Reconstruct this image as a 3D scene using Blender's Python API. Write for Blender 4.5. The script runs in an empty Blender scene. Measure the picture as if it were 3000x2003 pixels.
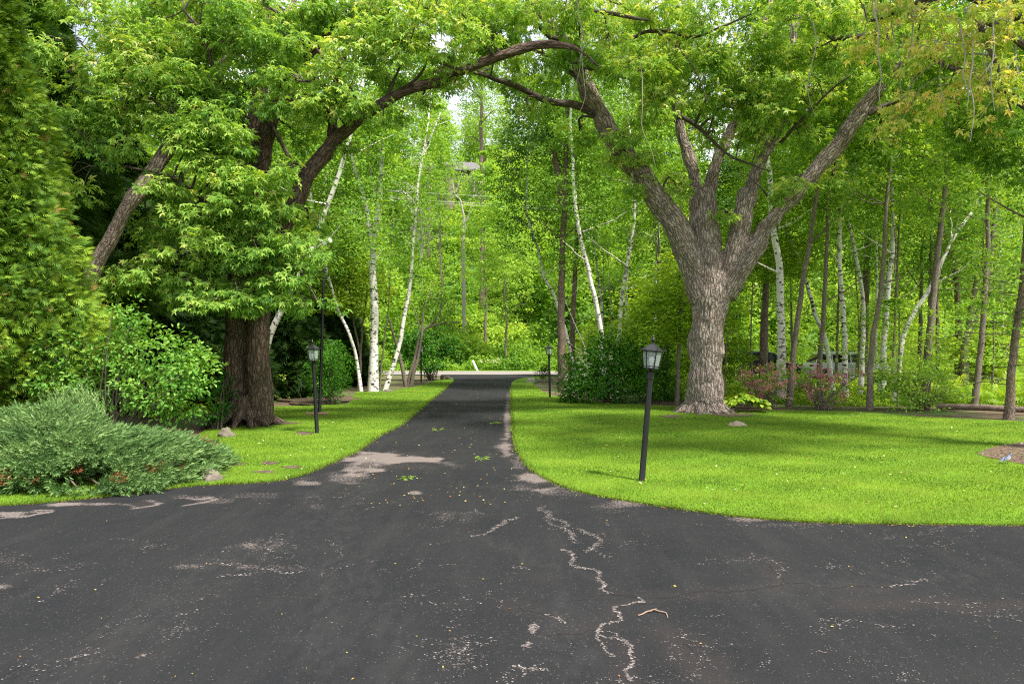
import bpy, bmesh, math, random
import numpy as np
from mathutils import Vector, Matrix
random.seed(7)
rng = np.random.default_rng(11)
R = math.radians
scene = bpy.context.scene

# ------------------------------------------------------------------ camera
CAMZ = 2.0
cam_data = bpy.data.cameras.new("camera")
cam = bpy.data.objects.new("camera", cam_data)
scene.collection.objects.link(cam)
cam.location = (0, 0, CAMZ)
cam.rotation_euler = (R(90), 0, 0)
cam_data.lens = 24; cam_data.sensor_width = 36
cam_data.shift_y = 0.0047
cam_data.clip_start = 0.1; cam_data.clip_end = 3000
scene.camera = cam

# ------------------------------------------------------------------ light
SUN_DIR = Vector((0.42, -0.36, 1.0)).normalized()      # towards the sun
world = bpy.data.worlds.new("World"); scene.world = world; world.use_nodes = True
wn = world.node_tree.nodes; wl = world.node_tree.links; wn.clear()
wo = wn.new('ShaderNodeOutputWorld'); bg = wn.new('ShaderNodeBackground')
sky = wn.new('ShaderNodeTexSky'); sky.sky_type = 'NISHITA'; sky.sun_disc = False
sky.sun_elevation = math.asin(SUN_DIR.z); sky.sun_rotation = math.atan2(SUN_DIR.x, SUN_DIR.y)
sky.dust_density = 2.5; sky.air_density = 1.0
tc = wn.new('ShaderNodeTexCoord'); nz = wn.new('ShaderNodeTexNoise'); nz.inputs['Scale'].default_value = 2.2
nz.inputs['Detail'].default_value = 5
rp = wn.new('ShaderNodeValToRGB'); rp.color_ramp.elements[0].position = 0.35; rp.color_ramp.elements[1].position = 0.6
rp.color_ramp.elements[0].color = (.35, .35, .35, 1); rp.color_ramp.elements[1].color = (1, 1, 1, 1)
mx = wn.new('ShaderNodeMix'); mx.data_type = 'RGBA'; mx.inputs[7].default_value = (6.6, 6.8, 7.2, 1)
wl.new(tc.outputs['Generated'], nz.inputs['Vector']); wl.new(nz.outputs['Fac'], rp.inputs['Fac'])
wl.new(rp.outputs['Color'], mx.inputs[0]); wl.new(sky.outputs['Color'], mx.inputs[6])
wl.new(mx.outputs[2], bg.inputs['Color']); bg.inputs['Strength'].default_value = 0.125
wl.new(bg.outputs['Background'], wo.inputs['Surface'])
sd = bpy.data.lights.new("sun", 'SUN'); sun = bpy.data.objects.new("sun", sd); scene.collection.objects.link(sun)
sd.energy = 5.0; sd.angle = R(6.0); sd.color = (1, .95, .86)
sun.rotation_euler = SUN_DIR.to_track_quat('Z', 'Y').to_euler(); sun.location = (20, -30, 50)
scene.view_settings.view_transform = 'Standard'; scene.view_settings.look = 'None'
scene.view_settings.exposure = 0.8; scene.view_settings.gamma = 1
cy = scene.cycles
cy.max_bounces = 10; cy.diffuse_bounces = 8; cy.glossy_bounces = 2; cy.transmission_bounces = 8; cy.transparent_max_bounces = 4
cy.filter_width = 1.15; cy.use_denoising = False; cy.denoiser = 'OPENIMAGEDENOISE'; cy.denoising_input_passes = 'RGB_ALBEDO_NORMAL'; cy.denoising_prefilter = 'ACCURATE'
cy.caustics_reflective = False; cy.caustics_refractive = False
cy.sample_clamp_indirect = 4

# ------------------------------------------------------------------ helpers
def P(u, v, Y):                      # a point of the place from its bearing and distance
    return np.array([(u-1500)/2000*Y, Y, CAMZ+(1016-v)/2000*Y])
def G(u, v):                         # the same for a point on flat ground
    Y = 4000/(v-1016.0)
    return np.array([(u-1500)/2000*Y, Y, 0.0])

def _h(ix, iy, iz, s=0):
    n = (ix*374761393 + iy*668265263 + iz*2147483647 + s*1274126177) & 0xffffffff
    n = ((n ^ (n >> 13))*1274126177) & 0xffffffff
    return ((n ^ (n >> 16)) & 0xffff)/65535.0
def vnoise(p, s=0):
    p = np.asarray(p, float); i = np.floor(p).astype(np.int64); f = p-i; f = f*f*(3-2*f)
    r = 0
    for dx in (0, 1):
        for dy in (0, 1):
            for dz in (0, 1):
                w = (f[:, 0] if dx else 1-f[:, 0])*(f[:, 1] if dy else 1-f[:, 1])*(f[:, 2] if dz else 1-f[:, 2])
                r = r+w*_h(i[:, 0]+dx, i[:, 1]+dy, i[:, 2]+dz, s)
    return r
def fbm(p, o=3, s=0):
    a = 0; w = 0; k = 1.
    for j in range(o):
        a = a+vnoise(np.asarray(p)*(2**j), s+j)*k; w += k; k *= .5
    return a/w

def tag(o, label=None, cat=None, group=None, kind=None):
    if label: o['label'] = label
    if cat: o['category'] = cat
    if group: o['group'] = group
    if kind: o['kind'] = kind
    return o
def link(o, parent=None):
    scene.collection.objects.link(o)
    if parent is not None: o.parent = parent
    return o
def empty(name, loc=(0, 0, 0), rz=0, **k):
    o = bpy.data.objects.new(name, None); o.empty_display_size = .3
    o.location = loc; o.rotation_euler = (0, 0, rz); link(o); tag(o, **k); return o

def np_mesh(name, V, faces, mat, attrs=None, smooth=False):
    """faces: list of int arrays (m,k), k may differ between arrays"""
    V = np.ascontiguousarray(V, dtype=np.float32)
    faces = [np.asarray(f, dtype=np.int32) for f in faces if len(f)]
    me = bpy.data.meshes.new(name)
    loops = np.concatenate([f.ravel() for f in faces])
    cnt = np.concatenate([np.full(len(f), f.shape[1], np.int32) for f in faces])
    st = np.concatenate([[0], np.cumsum(cnt)[:-1]]).astype(np.int32)
    me.vertices.add(len(V)); me.vertices.foreach_set('co', V.ravel())
    me.loops.add(len(loops)); me.loops.foreach_set('vertex_index', loops)
    me.polygons.add(len(cnt)); me.polygons.foreach_set('loop_start', st)
    me.polygons.foreach_set('use_smooth', np.full(len(cnt), smooth))
    for k, a in (attrs or {}).items():
        a = np.ascontiguousarray(a, dtype=np.float32)
        if a.ndim == 1:
            at = me.attributes.new(k, 'FLOAT', 'POINT'); at.data.foreach_set('value', a)
        else:
            at = me.attributes.new(k, 'FLOAT_VECTOR', 'POINT'); at.data.foreach_set('vector', a.ravel())
    me.update(calc_edges=True)
    if mat: me.materials.append(mat)
    return me
def obj(name, me, parent=None, loc=None):
    o = bpy.data.objects.new(name, me); link(o, parent)
    if loc is not None: o.location = loc
    return o

class MB:
    """collects simple solids and links them as one mesh"""
    def __init__(s): s.V = []; s.F = []
    def add(s, V, F):
        b = len(s.V); s.V += [tuple(map(float, v)) for v in V]; s.F += [tuple(i+b for i in f) for f in F]
    def box(s, c, size, rot=None):
        x, y, z = [k/2 for k in size]
        V = [Vector((a*x, b*y, d*z)) for a in (-1, 1) for b in (-1, 1) for d in (-1, 1)]
        if rot is not None: V = [rot @ v for v in V]
        V = [v+Vector(c) for v in V]
        s.add(V, [(0, 1, 3, 2), (4, 6, 7, 5), (0, 4, 5, 1), (2, 3, 7, 6), (0, 2, 6, 4), (1, 5, 7, 3)])
    def lathe(s, prof, n=16, c=(0, 0, 0), ph=0.0):
        V = []; F = []
        for r, z in prof:
            for k in range(n):
                a = ph+2*math.pi*k/n; V.append((c[0]+r*math.cos(a), c[1]+r*math.sin(a), c[2]+z))
        m = len(prof)
        for j in range(m-1):
            for k in range(n):
                F.append((j*n+k, j*n+(k+1) % n, (j+1)*n+(k+1) % n, (j+1)*n+k))
        F.append(tuple(range(n))[::-1]); F.append(tuple((m-1)*n+k for k in range(n)))
        s.add(V, F)
    def bar(s, a, b, r, n=8, r2=None):
        a = Vector(a); b = Vector(b); d = (b-a).normalized(); r2 = r if r2 is None else r2
        x = d.orthogonal().normalized(); y = d.cross(x)
        V = [p+(x*math.cos(t)+y*math.sin(t))*rr for p, rr in ((a, r), (b, r2)) for t in [2*math.pi*k/n for k in range(n)]]
        s.add(V, [(k, (k+1) % n, n+(k+1) % n, n+k) for k in range(n)]+[tuple(range(n))[::-1], tuple(range(n, 2*n))])
    def build(s, name, mat, parent=None, smooth=False, bevel=0):
        me = bpy.data.meshes.new(name); me.from_pydata(s.V, [], s.F); me.update()
        if mat: me.materials.append(mat)
        if smooth:
            me.polygons.foreach_set('use_smooth', [True]*len(me.polygons))
            try: me.set_sharp_from_angle(angle=R(40))
            except Exception: pass
        o = obj(name, me, parent)
        if bevel:
            m = o.modifiers.new('b', 'BEVEL'); m.width = bevel; m.segments = 2; m.limit_method = 'ANGLE'
        return o

# ------------------------------------------------------------------ materials
def new_mat(name):
    m = bpy.data.materials.new(name); m.use_nodes = True
    nt = m.node_tree; b = nt.nodes['Principled BSDF']; return m, nt, b
def N(nt, t, **k):
    n = nt.nodes.new(t)
    for a, v in k.items():
        if a in n.inputs: n.inputs[a].default_value = v
        else: setattr(n, a, v)
    return n
def ramp(nt, stops, fac=None, interp='LINEAR'):
    r = nt.nodes.new('ShaderNodeValToRGB'); cr = r.color_ramp; cr.interpolation = interp
    while len(cr.elements) < len(stops): cr.elements.new(.5)
    for e, (p, c) in zip(cr.elements, stops):
        e.position = p; e.color = (c, c, c, 1) if isinstance(c, (int, float)) else (*c, 1)
    if fac is not None: nt.links.new(fac, r.inputs['Fac'])
    return r
def mixc(nt, fac, a, b, mode='MIX'):
    m = nt.nodes.new('ShaderNodeMix'); m.data_type = 'RGBA'; m.blend_type = mode
    for s, v in ((0, fac), (6, a), (7, b)):
        if isinstance(v, bpy.types.NodeSocket): nt.links.new(v, m.inputs[s])
        elif isinstance(v, (int, float)): m.inputs[s].default_value = v
        else: m.inputs[s].default_value = (*v, 1)
    return m.outputs[2]
def math_(nt, op, a, b=None, c=None, clamp=False):
    m = nt.nodes.new('ShaderNodeMath'); m.operation = op; m.use_clamp = clamp
    for i, v in enumerate((a, b, c)):
        if v is None: continue
        if isinstance(v, bpy.types.NodeSocket): nt.links.new(v, m.inputs[i])
        else: m.inputs[i].default_value = v
    return m.outputs[0]
def noise(nt, vec, scale, detail=3, rough=.55, sc=(1, 1, 1)):
    if sc != (1, 1, 1):
        mp = N(nt, 'ShaderNodeMapping'); mp.inputs['Scale'].default_value = sc; nt.links.new(vec, mp.inputs['Vector']); vec = mp.outputs[0]
    n = N(nt, 'ShaderNodeTexNoise'); n.inputs['Scale'].default_value = scale; n.inputs['Detail'].default_value = detail
    n.inputs['Roughness'].default_value = rough; nt.links.new(vec, n.inputs['Vector']); return n.outputs['Fac']
def voro(nt, vec, scale, sc=(1, 1, 1), feature='F1'):
    if sc != (1, 1, 1):
        mp = N(nt, 'ShaderNodeMapping'); mp.inputs['Scale'].default_value = sc; nt.links.new(vec, mp.inputs['Vector']); vec = mp.outputs[0]
    n = N(nt, 'ShaderNodeTexVoronoi'); n.feature = feature; n.inputs['Scale'].default_value = scale; nt.links.new(vec, n.inputs['Vector'])
    return n
def attr(nt, name, out='Fac'):
    a = N(nt, 'ShaderNodeAttribute'); a.attribute_name = name; return a.outputs[out]
def objco(nt): return N(nt, 'ShaderNodeTexCoord').outputs['Object']
def geopos(nt): return N(nt, 'ShaderNodeNewGeometry').outputs['Position']
def bump(nt, b, h, strength=.5, dist=.02):
    n = N(nt, 'ShaderNodeBump'); n.inputs['Strength'].default_value = strength; n.inputs['Distance'].default_value = dist
    nt.links.new(h, n.inputs['Height']); nt.links.new(n.outputs[0], b.inputs['Normal'])
def plain(name, c, rough=.6, metal=0, spec=.5):
    m, nt, b = new_mat(name)
    f = noise(nt, objco(nt), 9, 4)
    col = mixc(nt, f, [k*.8 for k in c], [min(1, k*1.15) for k in c])
    nt.links.new(col, b.inputs['Base Color']); b.inputs['Roughness'].default_value = rough
    b.inputs['Metallic'].default_value = metal; b.inputs['Specular IOR Level'].default_value = spec
    return m
def leaf_mat(name, stops, trans=.35, rough=.45, tcol=(1.5, 1.35, .4), spec=.15):
    """leaf colour from the per-leaf 'tint' attribute; part of the light passes through"""
    m, nt, b = new_mat(name)
    t = attr(nt, 'tint')
    r = ramp(nt, stops, t)
    nt.links.new(r.outputs[0], b.inputs['Base Color']); b.inputs['Roughness'].default_value = rough
    b.inputs['Specular IOR Level'].default_value = spec
    tr = N(nt, 'ShaderNodeBsdfTranslucent')
    nt.links.new(mixc(nt, 1.0, r.outputs[0], tcol, 'MULTIPLY'), tr.inputs['Color'])
    ms = N(nt, 'ShaderNodeMixShader'); ms.inputs[0].default_value = trans
    nt.links.new(b.outputs[0], ms.inputs[1]); nt.links.new(tr.outputs[0], ms.inputs[2])
    nt.links.new(ms.outputs[0], nt.nodes['Material Output'].inputs['Surface'])
    return m
def bark_mat(name, lo, hi, ridge=16, depth=.03, moss=None):
    m, nt, b = new_mat(name)
    co = attr(nt, 'barkco', 'Vector')
    wob = noise(nt, co, 3, 3)
    wv = N(nt, 'ShaderNodeVectorMath', operation='ADD'); sw = N(nt, 'ShaderNodeVectorMath', operation='SCALE'); sw.inputs[3].default_value = .11
    nw = N(nt, 'ShaderNodeTexNoise'); nw.inputs['Scale'].default_value = 9; nt.links.new(co, nw.inputs['Vector']); nt.links.new(nw.outputs['Color'], sw.inputs[0]); nt.links.new(co, wv.inputs[0]); nt.links.new(sw.outputs[0], wv.inputs[1])
    v = voro(nt, wv.outputs[0], ridge, (1, 1, .2), 'DISTANCE_TO_EDGE').outputs['Distance']
    n1 = noise(nt, co, ridge*1.3, 5, .65, (1, 1, .22))
    n2 = noise(nt, co, 2.2, 3)
    crack = ramp(nt, [(0, 0), (.16, .75), (.5, 1)], v).outputs[0]
    h = math_(nt, 'MULTIPLY', crack, math_(nt, 'ADD', n1, .35))
    col = mixc(nt, n1, lo, hi)
    col = mixc(nt, n2, col, [k*1.35 for k in hi]) if False else mixc(nt, ramp(nt, [(.4, 0), (.7, .5)], n2).outputs[0], col, [min(1, k*1.3) for k in hi])
    col = mixc(nt, math_(nt, 'MULTIPLY', math_(nt, 'SUBTRACT', 1.0, crack), .8), col, [k*.35 for k in lo])
    col = mixc(nt, ramp(nt, [(.55, 0), (.72, .55)], noise(nt, co, 4.5, 4, .6, (1, 1, .5))).outputs[0], col, [hi[0]*.62, hi[1]*.50, hi[2]*.42])
    if moss: col = mixc(nt, ramp(nt, [(.52, 0), (.68, .7)], noise(nt, co, 1.3, 4)).outputs[0], col, moss)
    nt.links.new(col, b.inputs['Base Color']); b.inputs['Roughness'].default_value = .9; b.inputs['Specular IOR Level'].default_value = .15
    bump(nt, b, h, .9, depth)
    return m
def birch_mat(name, white=(.86, .84, .79)):
    m, nt, b = new_mat(name)
    co = attr(nt, 'barkco', 'Vector')
    n1 = noise(nt, co, 4.5, 2, .55, (1, 1, 2.6))
    n2 = noise(nt, co, 2.0, 3, .6)
    n3 = noise(nt, co, 16, 2, .5, (.6, .6, 2.5))
    band = ramp(nt, [(.57, 0), (.61, 1)], n1).outputs[0]
    fine = ramp(nt, [(.66, 0), (.72, .8)], n3).outputs[0]
    patch = ramp(nt, [(.6, 0), (.7, .9)], n2).outputs[0]
    col = mixc(nt, noise(nt, co, 3, 2), white, (.72, .66, .6))
    col = mixc(nt, fine, col, (.12, .1, .09)); col = mixc(nt, band, col, (.045, .04, .035)); col = mixc(nt, patch, col, (.13, .11, .1))
    nt.links.new(col, b.inputs['Base Color']); b.inputs['Roughness'].default_value = .75
    bump(nt, b, n1, .3, .01)
    return m

M = {}
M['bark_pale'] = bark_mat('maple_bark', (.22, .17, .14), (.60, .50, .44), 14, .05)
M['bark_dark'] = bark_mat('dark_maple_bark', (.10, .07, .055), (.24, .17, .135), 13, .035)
M['bark_limb'] = bark_mat('dark_limb_bark', (.075, .062, .05), (.19, .155, .125), 18, .02)  # darker bark colour for limbs, branches and twigs
M['bark_thin'] = bark_mat('thin_tree_bark', (.18, .145, .115), (.38, .32, .265), 34, .008)
M['bark_pine'] = bark_mat('pine_bark', (.17, .125, .10), (.36, .27, .22), 26, .012)
M['birch'] = birch_mat('birch_bark')
M['twig'] = plain('twig_bark', (.16, .13, .1), .9)
M['twig_pale'] = plain('pale_twig_bark', (.36, .33, .28), .9)
M['leaf_maple'] = leaf_mat('maple_leaf', [(0, (0.0521, 0.147, 0.038)), (.42, (0.188, 0.367, 0.0578)), (.8, (0.406, 0.568, 0.122)), (.9, (0.625, 0.647, 0.213)), (1, (0.541, 0.647, 0.456))], .4)
M['leaf_maple2'] = leaf_mat('yellow_maple_leaf', [(0, (0.142, 0.26, 0.0552)), (.45, (0.283, 0.439, 0.0736)), (.85, (0.541, 0.586, 0.147)), (1, (0.747, 0.619, 0.275))], .4)
M['leaf_birch'] = leaf_mat('birch_leaf', [(0, (0.0651, 0.171, 0.0342)), (.5, (0.196, 0.392, 0.0494)), (1, (0.457, 0.613, 0.114))], .4)
M['leaf_deep'] = leaf_mat('deep_green_leaf', [(0, (0.0275, 0.085, 0.021)), (.5, (0.0825, 0.2, 0.035)), (1, (0.242, 0.38, 0.07))], .35)
M['leaf_bright'] = leaf_mat('bright_understorey_leaf', [(0, (0.129, 0.27, 0.0331)), (.5, (0.309, 0.484, 0.0515)), (1, (0.592, 0.676, 0.129))], .45)
M['leaf_dark'] = leaf_mat('dark_shrub_leaf', [(0, (0.0172, 0.0805, 0.0092)), (.5, (0.0345, 0.149, 0.0138)), (1, (0.103, 0.276, 0.023))], .2, .35)
M['leaf_shrub'] = leaf_mat('dogwood_leaf', [(0, (0.055, 0.176, 0.028)), (.5, (0.143, 0.333, 0.049)), (1, (0.33, 0.51, 0.112))], .35)
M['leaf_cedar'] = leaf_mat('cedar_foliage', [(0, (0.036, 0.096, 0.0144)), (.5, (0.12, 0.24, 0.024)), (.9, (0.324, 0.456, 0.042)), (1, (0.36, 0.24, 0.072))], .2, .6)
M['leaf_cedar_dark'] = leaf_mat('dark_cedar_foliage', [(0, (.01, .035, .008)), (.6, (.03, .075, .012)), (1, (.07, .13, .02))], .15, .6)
M['leaf_juniper'] = leaf_mat('juniper_foliage', [(0, (.045, .11, .035)), (.5, (.17, .29, .09)), (.92, (.38, .50, .19)), (.93, (.20, .075, .035)), (1, (.26, .10, .045))], .15, .6, (1.1, 1.2, .8))
M['hill'] = leaf_mat('hillside_leaf', [(0, (.07, .18, .025)), (.5, (.21, .39, .045)), (1, (.42, .56, .10))], .4)
M['pink'] = leaf_mat('azalea_petal', [(0, (0.408, 0.11, 0.198)), (1, (0.68, 0.32, 0.405))], .3)
M['hosta'] = leaf_mat('hosta_leaf', [(0, (.10, .24, .02)), (.5, (.26, .42, .03)), (1, (.5, .56, .08))], .3)
M['seed'] = leaf_mat('maple_seed', [(0, (.38, .22, .06)), (1, (.62, .44, .14))], .3)
M['white_flower'] = leaf_mat('white_flower', [(0, (.6, .6, .5)), (1, (.8, .8, .75))], .3)
M['black'] = plain('black_painted_metal', (.012, .012, .014), .38)
M['steel'] = plain('pale_fixture_metal', (.6, .6, .6), .35, .3)
M['rock'] = None

# ------------------------------------------------------------------ tubes
def catmull(pts, step):
    pts = np.asarray(pts, float)
    if len(pts) < 3:
        n = max(2, int(np.linalg.norm(pts[-1, :3]-pts[0, :3])/step)+1)
        t = np.linspace(0, 1, n)[:, None]; return pts[0]*(1-t)+pts[-1]*t
    e = np.vstack([2*pts[0]-pts[1], pts, 2*pts[-1]-pts[-2]]); out = []
    for i in range(1, len(e)-2):
        p0, p1, p2, p3 = e[i-1:i+3]
        n = max(2, int(np.linalg.norm(p2[:3]-p1[:3])/step)+1)
        for t in np.linspace(0, 1, n, endpoint=False):
            out.append(.5*((2*p1)+(-p0+p2)*t+(2*p0-5*p1+4*p2-p3)*t*t+(-p0+3*p1-3*p2+p3)*t**3))
    out.append(e[-2]); return np.array(out)
def frames(C):
    T = np.gradient(C, axis=0); T /= np.linalg.norm(T, axis=1)[:, None]+1e-9
    x = np.cross(T[0], [0.3, 1, 0.1]); x /= np.linalg.norm(x); X = [x]
    for t in T[1:]:
        x = x-t*np.dot(x, t); x = x/(np.linalg.norm(x)+1e-9); X.append(x)
    X = np.array(X); return T, X, np.cross(T, X)
def tube(pts, sides=12, step=.15, wob=0.0, seed=0, lobes=None):
    """pts: (x,y,z,r) rows. returns V, quads, barkco, centre samples"""
    C = catmull(pts, step); c = C[:, :3].copy(); r = np.maximum(C[:, 3], .002)
    if wob:
        n = np.stack([vnoise(c*1.7+k*31.7, seed) for k in range(3)], 1)-.5
        c += n*wob*np.minimum(1, np.arange(len(c))/3.)[:, None]
    T, X, Y = frames(c); L = np.concatenate([[0], np.cumsum(np.linalg.norm(np.diff(c, axis=0), axis=1))])
    a = np.linspace(0, 2*np.pi, sides, endpoint=False)
    ca, sa = np.cos(a), np.sin(a)
    V = c[:, None]+r[:, None, None]*(X[:, None]*ca[None, :, None]+Y[:, None]*sa[None, :, None])
    B = np.stack([r[:, None]*ca, r[:, None]*sa, np.repeat(L[:, None], sides, 1)], 2)
    B = B+np.array([seed*1.37 % 5, seed*2.1 % 7, seed*3.3 % 9])
    n = len(c); i = np.arange(n-1)[:, None]*sides; k = np.arange(sides)[None]
    k2 = (k+1) % sides
    F = np.stack([i+k, i+k2, i+sides+k2, i+sides+k], 2).reshape(-1, 4)
    return V.reshape(-1, 3), F, B.reshape(-1, 3), (c, r, T, X, Y, L)
def join(parts):
    V = []; F = []; B = []; o = 0
    for v, f, b in parts:
        V.append(v); F.append(f+o); B.append(b); o += len(v)
    return np.concatenate(V), np.concatenate(F), np.concatenate(B)
def tubes_obj(name, tubes, mat, parent=None, disp=0, loc=None):
    V, F, B = join([t[:3] for t in tubes])
    return obj(name, np_mesh(name, V, [F], mat, {'barkco': B}, True), parent)
def hero_trunk(name, limbs, mat, parent, voxel=.022, disp=.022, seed=1, lumpy=.06):
    """limbs (x,y,z,r rows) melted into one skin, with bark relief in the mesh"""
    ts = [tube(l, 18, .08, .05, seed+i) for i, l in enumerate(limbs)]
    bm = bmesh.new()
    for (V, F, B, S) in ts:
        vs = [bm.verts.new(v) for v in V]
        for f in F: bm.faces.new([vs[i] for i in f])
        bm.faces.new(vs[:18][::-1]); bm.faces.new(vs[-18:])
    me = bpy.data.meshes.new('tmp'); bm.to_mesh(me); bm.free()
    o = bpy.data.objects.new('tmp', me); scene.collection.objects.link(o)
    m = o.modifiers.new('r', 'REMESH'); m.mode = 'VOXEL'; m.voxel_size = voxel
    s = o.modifiers.new('s', 'SMOOTH'); s.factor = .6; s.iterations = 10
    dg = bpy.context.evaluated_depsgraph_get(); ev = o.evaluated_get(dg)
    m2 = bpy.data.meshes.new_from_object(ev); bpy.data.objects.remove(o)
    n = len(m2.vertices); co = np.empty(n*3, np.float32); m2.vertices.foreach_get('co', co); co = co.reshape(-1, 3).astype(float)
    no = np.empty(n*3, np.float32); m2.vertices.foreach_get('normal', no); no = no.reshape(-1, 3)
    c = np.concatenate([t[3][0] for t in ts]); r = np.concatenate([t[3][1] for t in ts]); X = np.concatenate([t[3][3] for t in ts])
    Y = np.concatenate([t[3][4] for t in ts]); L = np.concatenate([t[3][5] for t in ts]); T = np.concatenate([t[3][2] for t in ts])
    B = np.empty((n, 3))
    for a in range(0, n, 20000):
        d = np.linalg.norm(co[a:a+20000, None]-c[None], axis=2)-r[None]*.9
        j = d.argmin(1); q = co[a:a+20000]-c[j]
        B[a:a+20000] = np.stack([(q*X[j]).sum(1), (q*Y[j]).sum(1), L[j]+(q*T[j]).sum(1)], 1)
    rid = np.abs(fbm(B*np.array([11, 11, 1.7]), 3, seed)-.5)*2
    big = fbm(B*np.array([3.2, 3.2, 1.0]), 2, seed+9)-.5
    lump = fbm(co*2.2, 2, seed+5)-.5
    low = np.clip(1-co[:, 2]/.1, 0, 1)
    co = co+no*((rid-.35)*disp*2+big*disp*3+lump*lumpy)[:, None]
    fl = np.empty(len(m2.loops), np.int32); m2.loops.foreach_get('vertex_index', fl)
    if len(fl) == 4*len(m2.polygons): F = [fl.reshape(-1, 4)]
    else: F = [np.array(p.vertices)[None] for p in m2.polygons]
    mm = np_mesh(name, co, F, mat, {'barkco': B}, True)
    bpy.data.meshes.remove(m2)
    return obj(name, mm, parent)

# ------------------------------------------------------------------ leaves
def kite(c, a, l, w, droop=0):
    d = np.array([math.cos(a), math.sin(a), 0]); s = np.array([-math.sin(a), math.cos(a), 0])
    return [c, c+d*l*.45+s*w+np.array([0, 0, .06*l]), c+d*l+np.array([0, 0, -droop]), c+d*l*.45-s*w+np.array([0, 0, .06*l])]
def T_maple():
    V = []; F = []
    for a, l, w in ((90, 1, .17), (38, .85, .15), (142, .85, .15), (-20, .5, .1), (200, .5, .1)):
        b = len(V); V += kite(np.zeros(3), R(a), l, w, .2*l); F.append((b, b+1, b+2, b+3))
    V = np.array(V); V[:, 1] += .1
    return V, np.array(F)
def T_oval(w=.3):
    V = np.array([[0, 0, 0], [w, .42, .07], [0, 1, -.1], [-w, .42, .07]]); return V, np.array([[0, 1, 2, 3]])
def T_oval6(w=.28):
    V = np.array([[0, 0, 0], [w*.8, .25, .06], [w, .55, .06], [0, 1, -.12], [-w, .55, .06], [-w*.8, .25, .06]])
    return V, np.array([[0, 1, 2, 3], [0, 3, 4, 5]])
def T_fan():          # flat cedar spray
    V = []; F = []
    r = random.Random(3)
    for k in range(9):
        a = R(90+(k-4)*13+r.uniform(-5, 5)); y0 = .1*abs(k-4) % .3
        c = np.array([0, .12*(4-abs(k-4)), 0]); l = .72-.05*abs(k-4)+r.uniform(-.1, .1); w = .045
        d = np.array([math.cos(a), math.sin(a), -.18]); s = np.array([-math.sin(a), math.cos(a), 0])
        b = len(V); V += [c, c+d*l*.5+s*w, c+d*l, c+d*l*.5-s*w]; F.append((b, b+1, b+2, b+3))
    return np.array(V), np.array(F)
def T_plume():        # juniper plume
    V = []; F = []; r = random.Random(5)
    for k in range(13):
        t = k/12.; ang = r.uniform(0, 6.28); c = np.array([0, t*.8, 0])
        sp = .28*(1-t*.6); d = np.array([math.cos(ang)*sp, .3, math.sin(ang)*sp]); s = np.array([-math.sin(ang), .2, math.cos(ang)])*.032
        b = len(V); V += [c-s*.6, c+d*.5+s, c+d, c+d*.5-s]; F.append((b, b+1, b+2, b+3))
    return np.array(V), np.array(F)
TEMP = {'maple': T_maple(), 'oval': T_oval(), 'oval6': T_oval6(), 'wide': T_oval6(.36), 'fan': T_fan(), 'plume': T_plume(), 'thin': T_oval(.12)}

def unit(a): return a/(np.linalg.norm(a, axis=-1, keepdims=True)+1e-9)
def leaves(temp, pos, tip, nrm, size, tint):
    TV, TF = TEMP[temp]; n = len(pos); k = len(TV)
    tip = unit(tip); x = unit(np.cross(tip, nrm)); z = np.cross(x, tip)
    S = size[:, None, None]
    V = pos[:, None]+S*(TV[None, :, 0:1]*x[:, None]+TV[None, :, 1:2]*tip[:, None]+TV[None, :, 2:3]*z[:, None])
    F = (TF[None]+np.arange(n)[:, None, None]*k).reshape(-1, TF.shape[1])
    return V.reshape(-1, 3), F, np.repeat(tint, k)
def clump_leaves(temp, cen, out, nleaf, rad, flat, size, droop, tint0, tintv, jit=.6, rg=rng, leafvar=.3):
    """cen: clump centres, out: outward direction per clump"""
    n = len(cen); m = nleaf
    q = rg.normal(size=(n, m, 3)); q /= np.linalg.norm(q, axis=2, keepdims=True); rr = rg.random((n, m, 1))**.6
    q = q*rr*np.asarray(rad).reshape(-1, 1, 1); q[..., 2] *= flat
    # spray droops towards its end
    proj = (q*out[:, None]).sum(2); q[..., 2] -= np.maximum(proj, 0)*droop*.5
    pos = cen[:, None]+q
    tip = unit(q)*.9+out[:, None]*.5+rg.normal(size=(n, m, 3))*jit*.5; tip[..., 2] -= droop
    nrm = np.array([0, 0, 1.])+rg.normal(size=(n, m, 3))*jit+out[:, None]*.35
    sz = size*(1+rg.uniform(-leafvar, leafvar, (n, m)))
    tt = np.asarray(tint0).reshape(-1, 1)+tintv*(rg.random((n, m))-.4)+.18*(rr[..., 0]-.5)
    return leaves(temp, pos.reshape(-1, 3), tip.reshape(-1, 3), nrm.reshape(-1, 3), sz.ravel(), np.clip(tt.ravel(), 0, 1))
def leafmesh(name, parts, mat):
    V = []; F = []; A = []; o = 0
    for v, f, a in parts:
        V.append(v); F.append(f+o); A.append(a); o += len(v)
    return np_mesh(name, np.concatenate(V), [np.concatenate(F)], mat, {'tint': np.concatenate(A)})
def blob_points(c, rad, n, gap=.42, gs=1.1, shell=2.2, seed=0, rg=rng):
    """clump centres in an ellipsoid with gaps"""
    out = []
    c = np.asarray(c); rad = np.asarray(rad)
    need = n; tries = 0
    while need > 0 and tries < 12:
        q = rg.normal(size=(need*2, 3)); q /= np.linalg.norm(q, axis=1)[:, None]; q *= rg.random((need*2, 1))**(1/shell)
        p = c+q*rad; ok = fbm(p*gs, 2, seed) > gap
        out.append(np.hstack([p[ok], q[ok]])[:need]); need -= len(out[-1]); tries += 1
    o = np.concatenate(out); return o[:, :3], unit(o[:, 3:]+np.array([0, 0, .05]))
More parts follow.
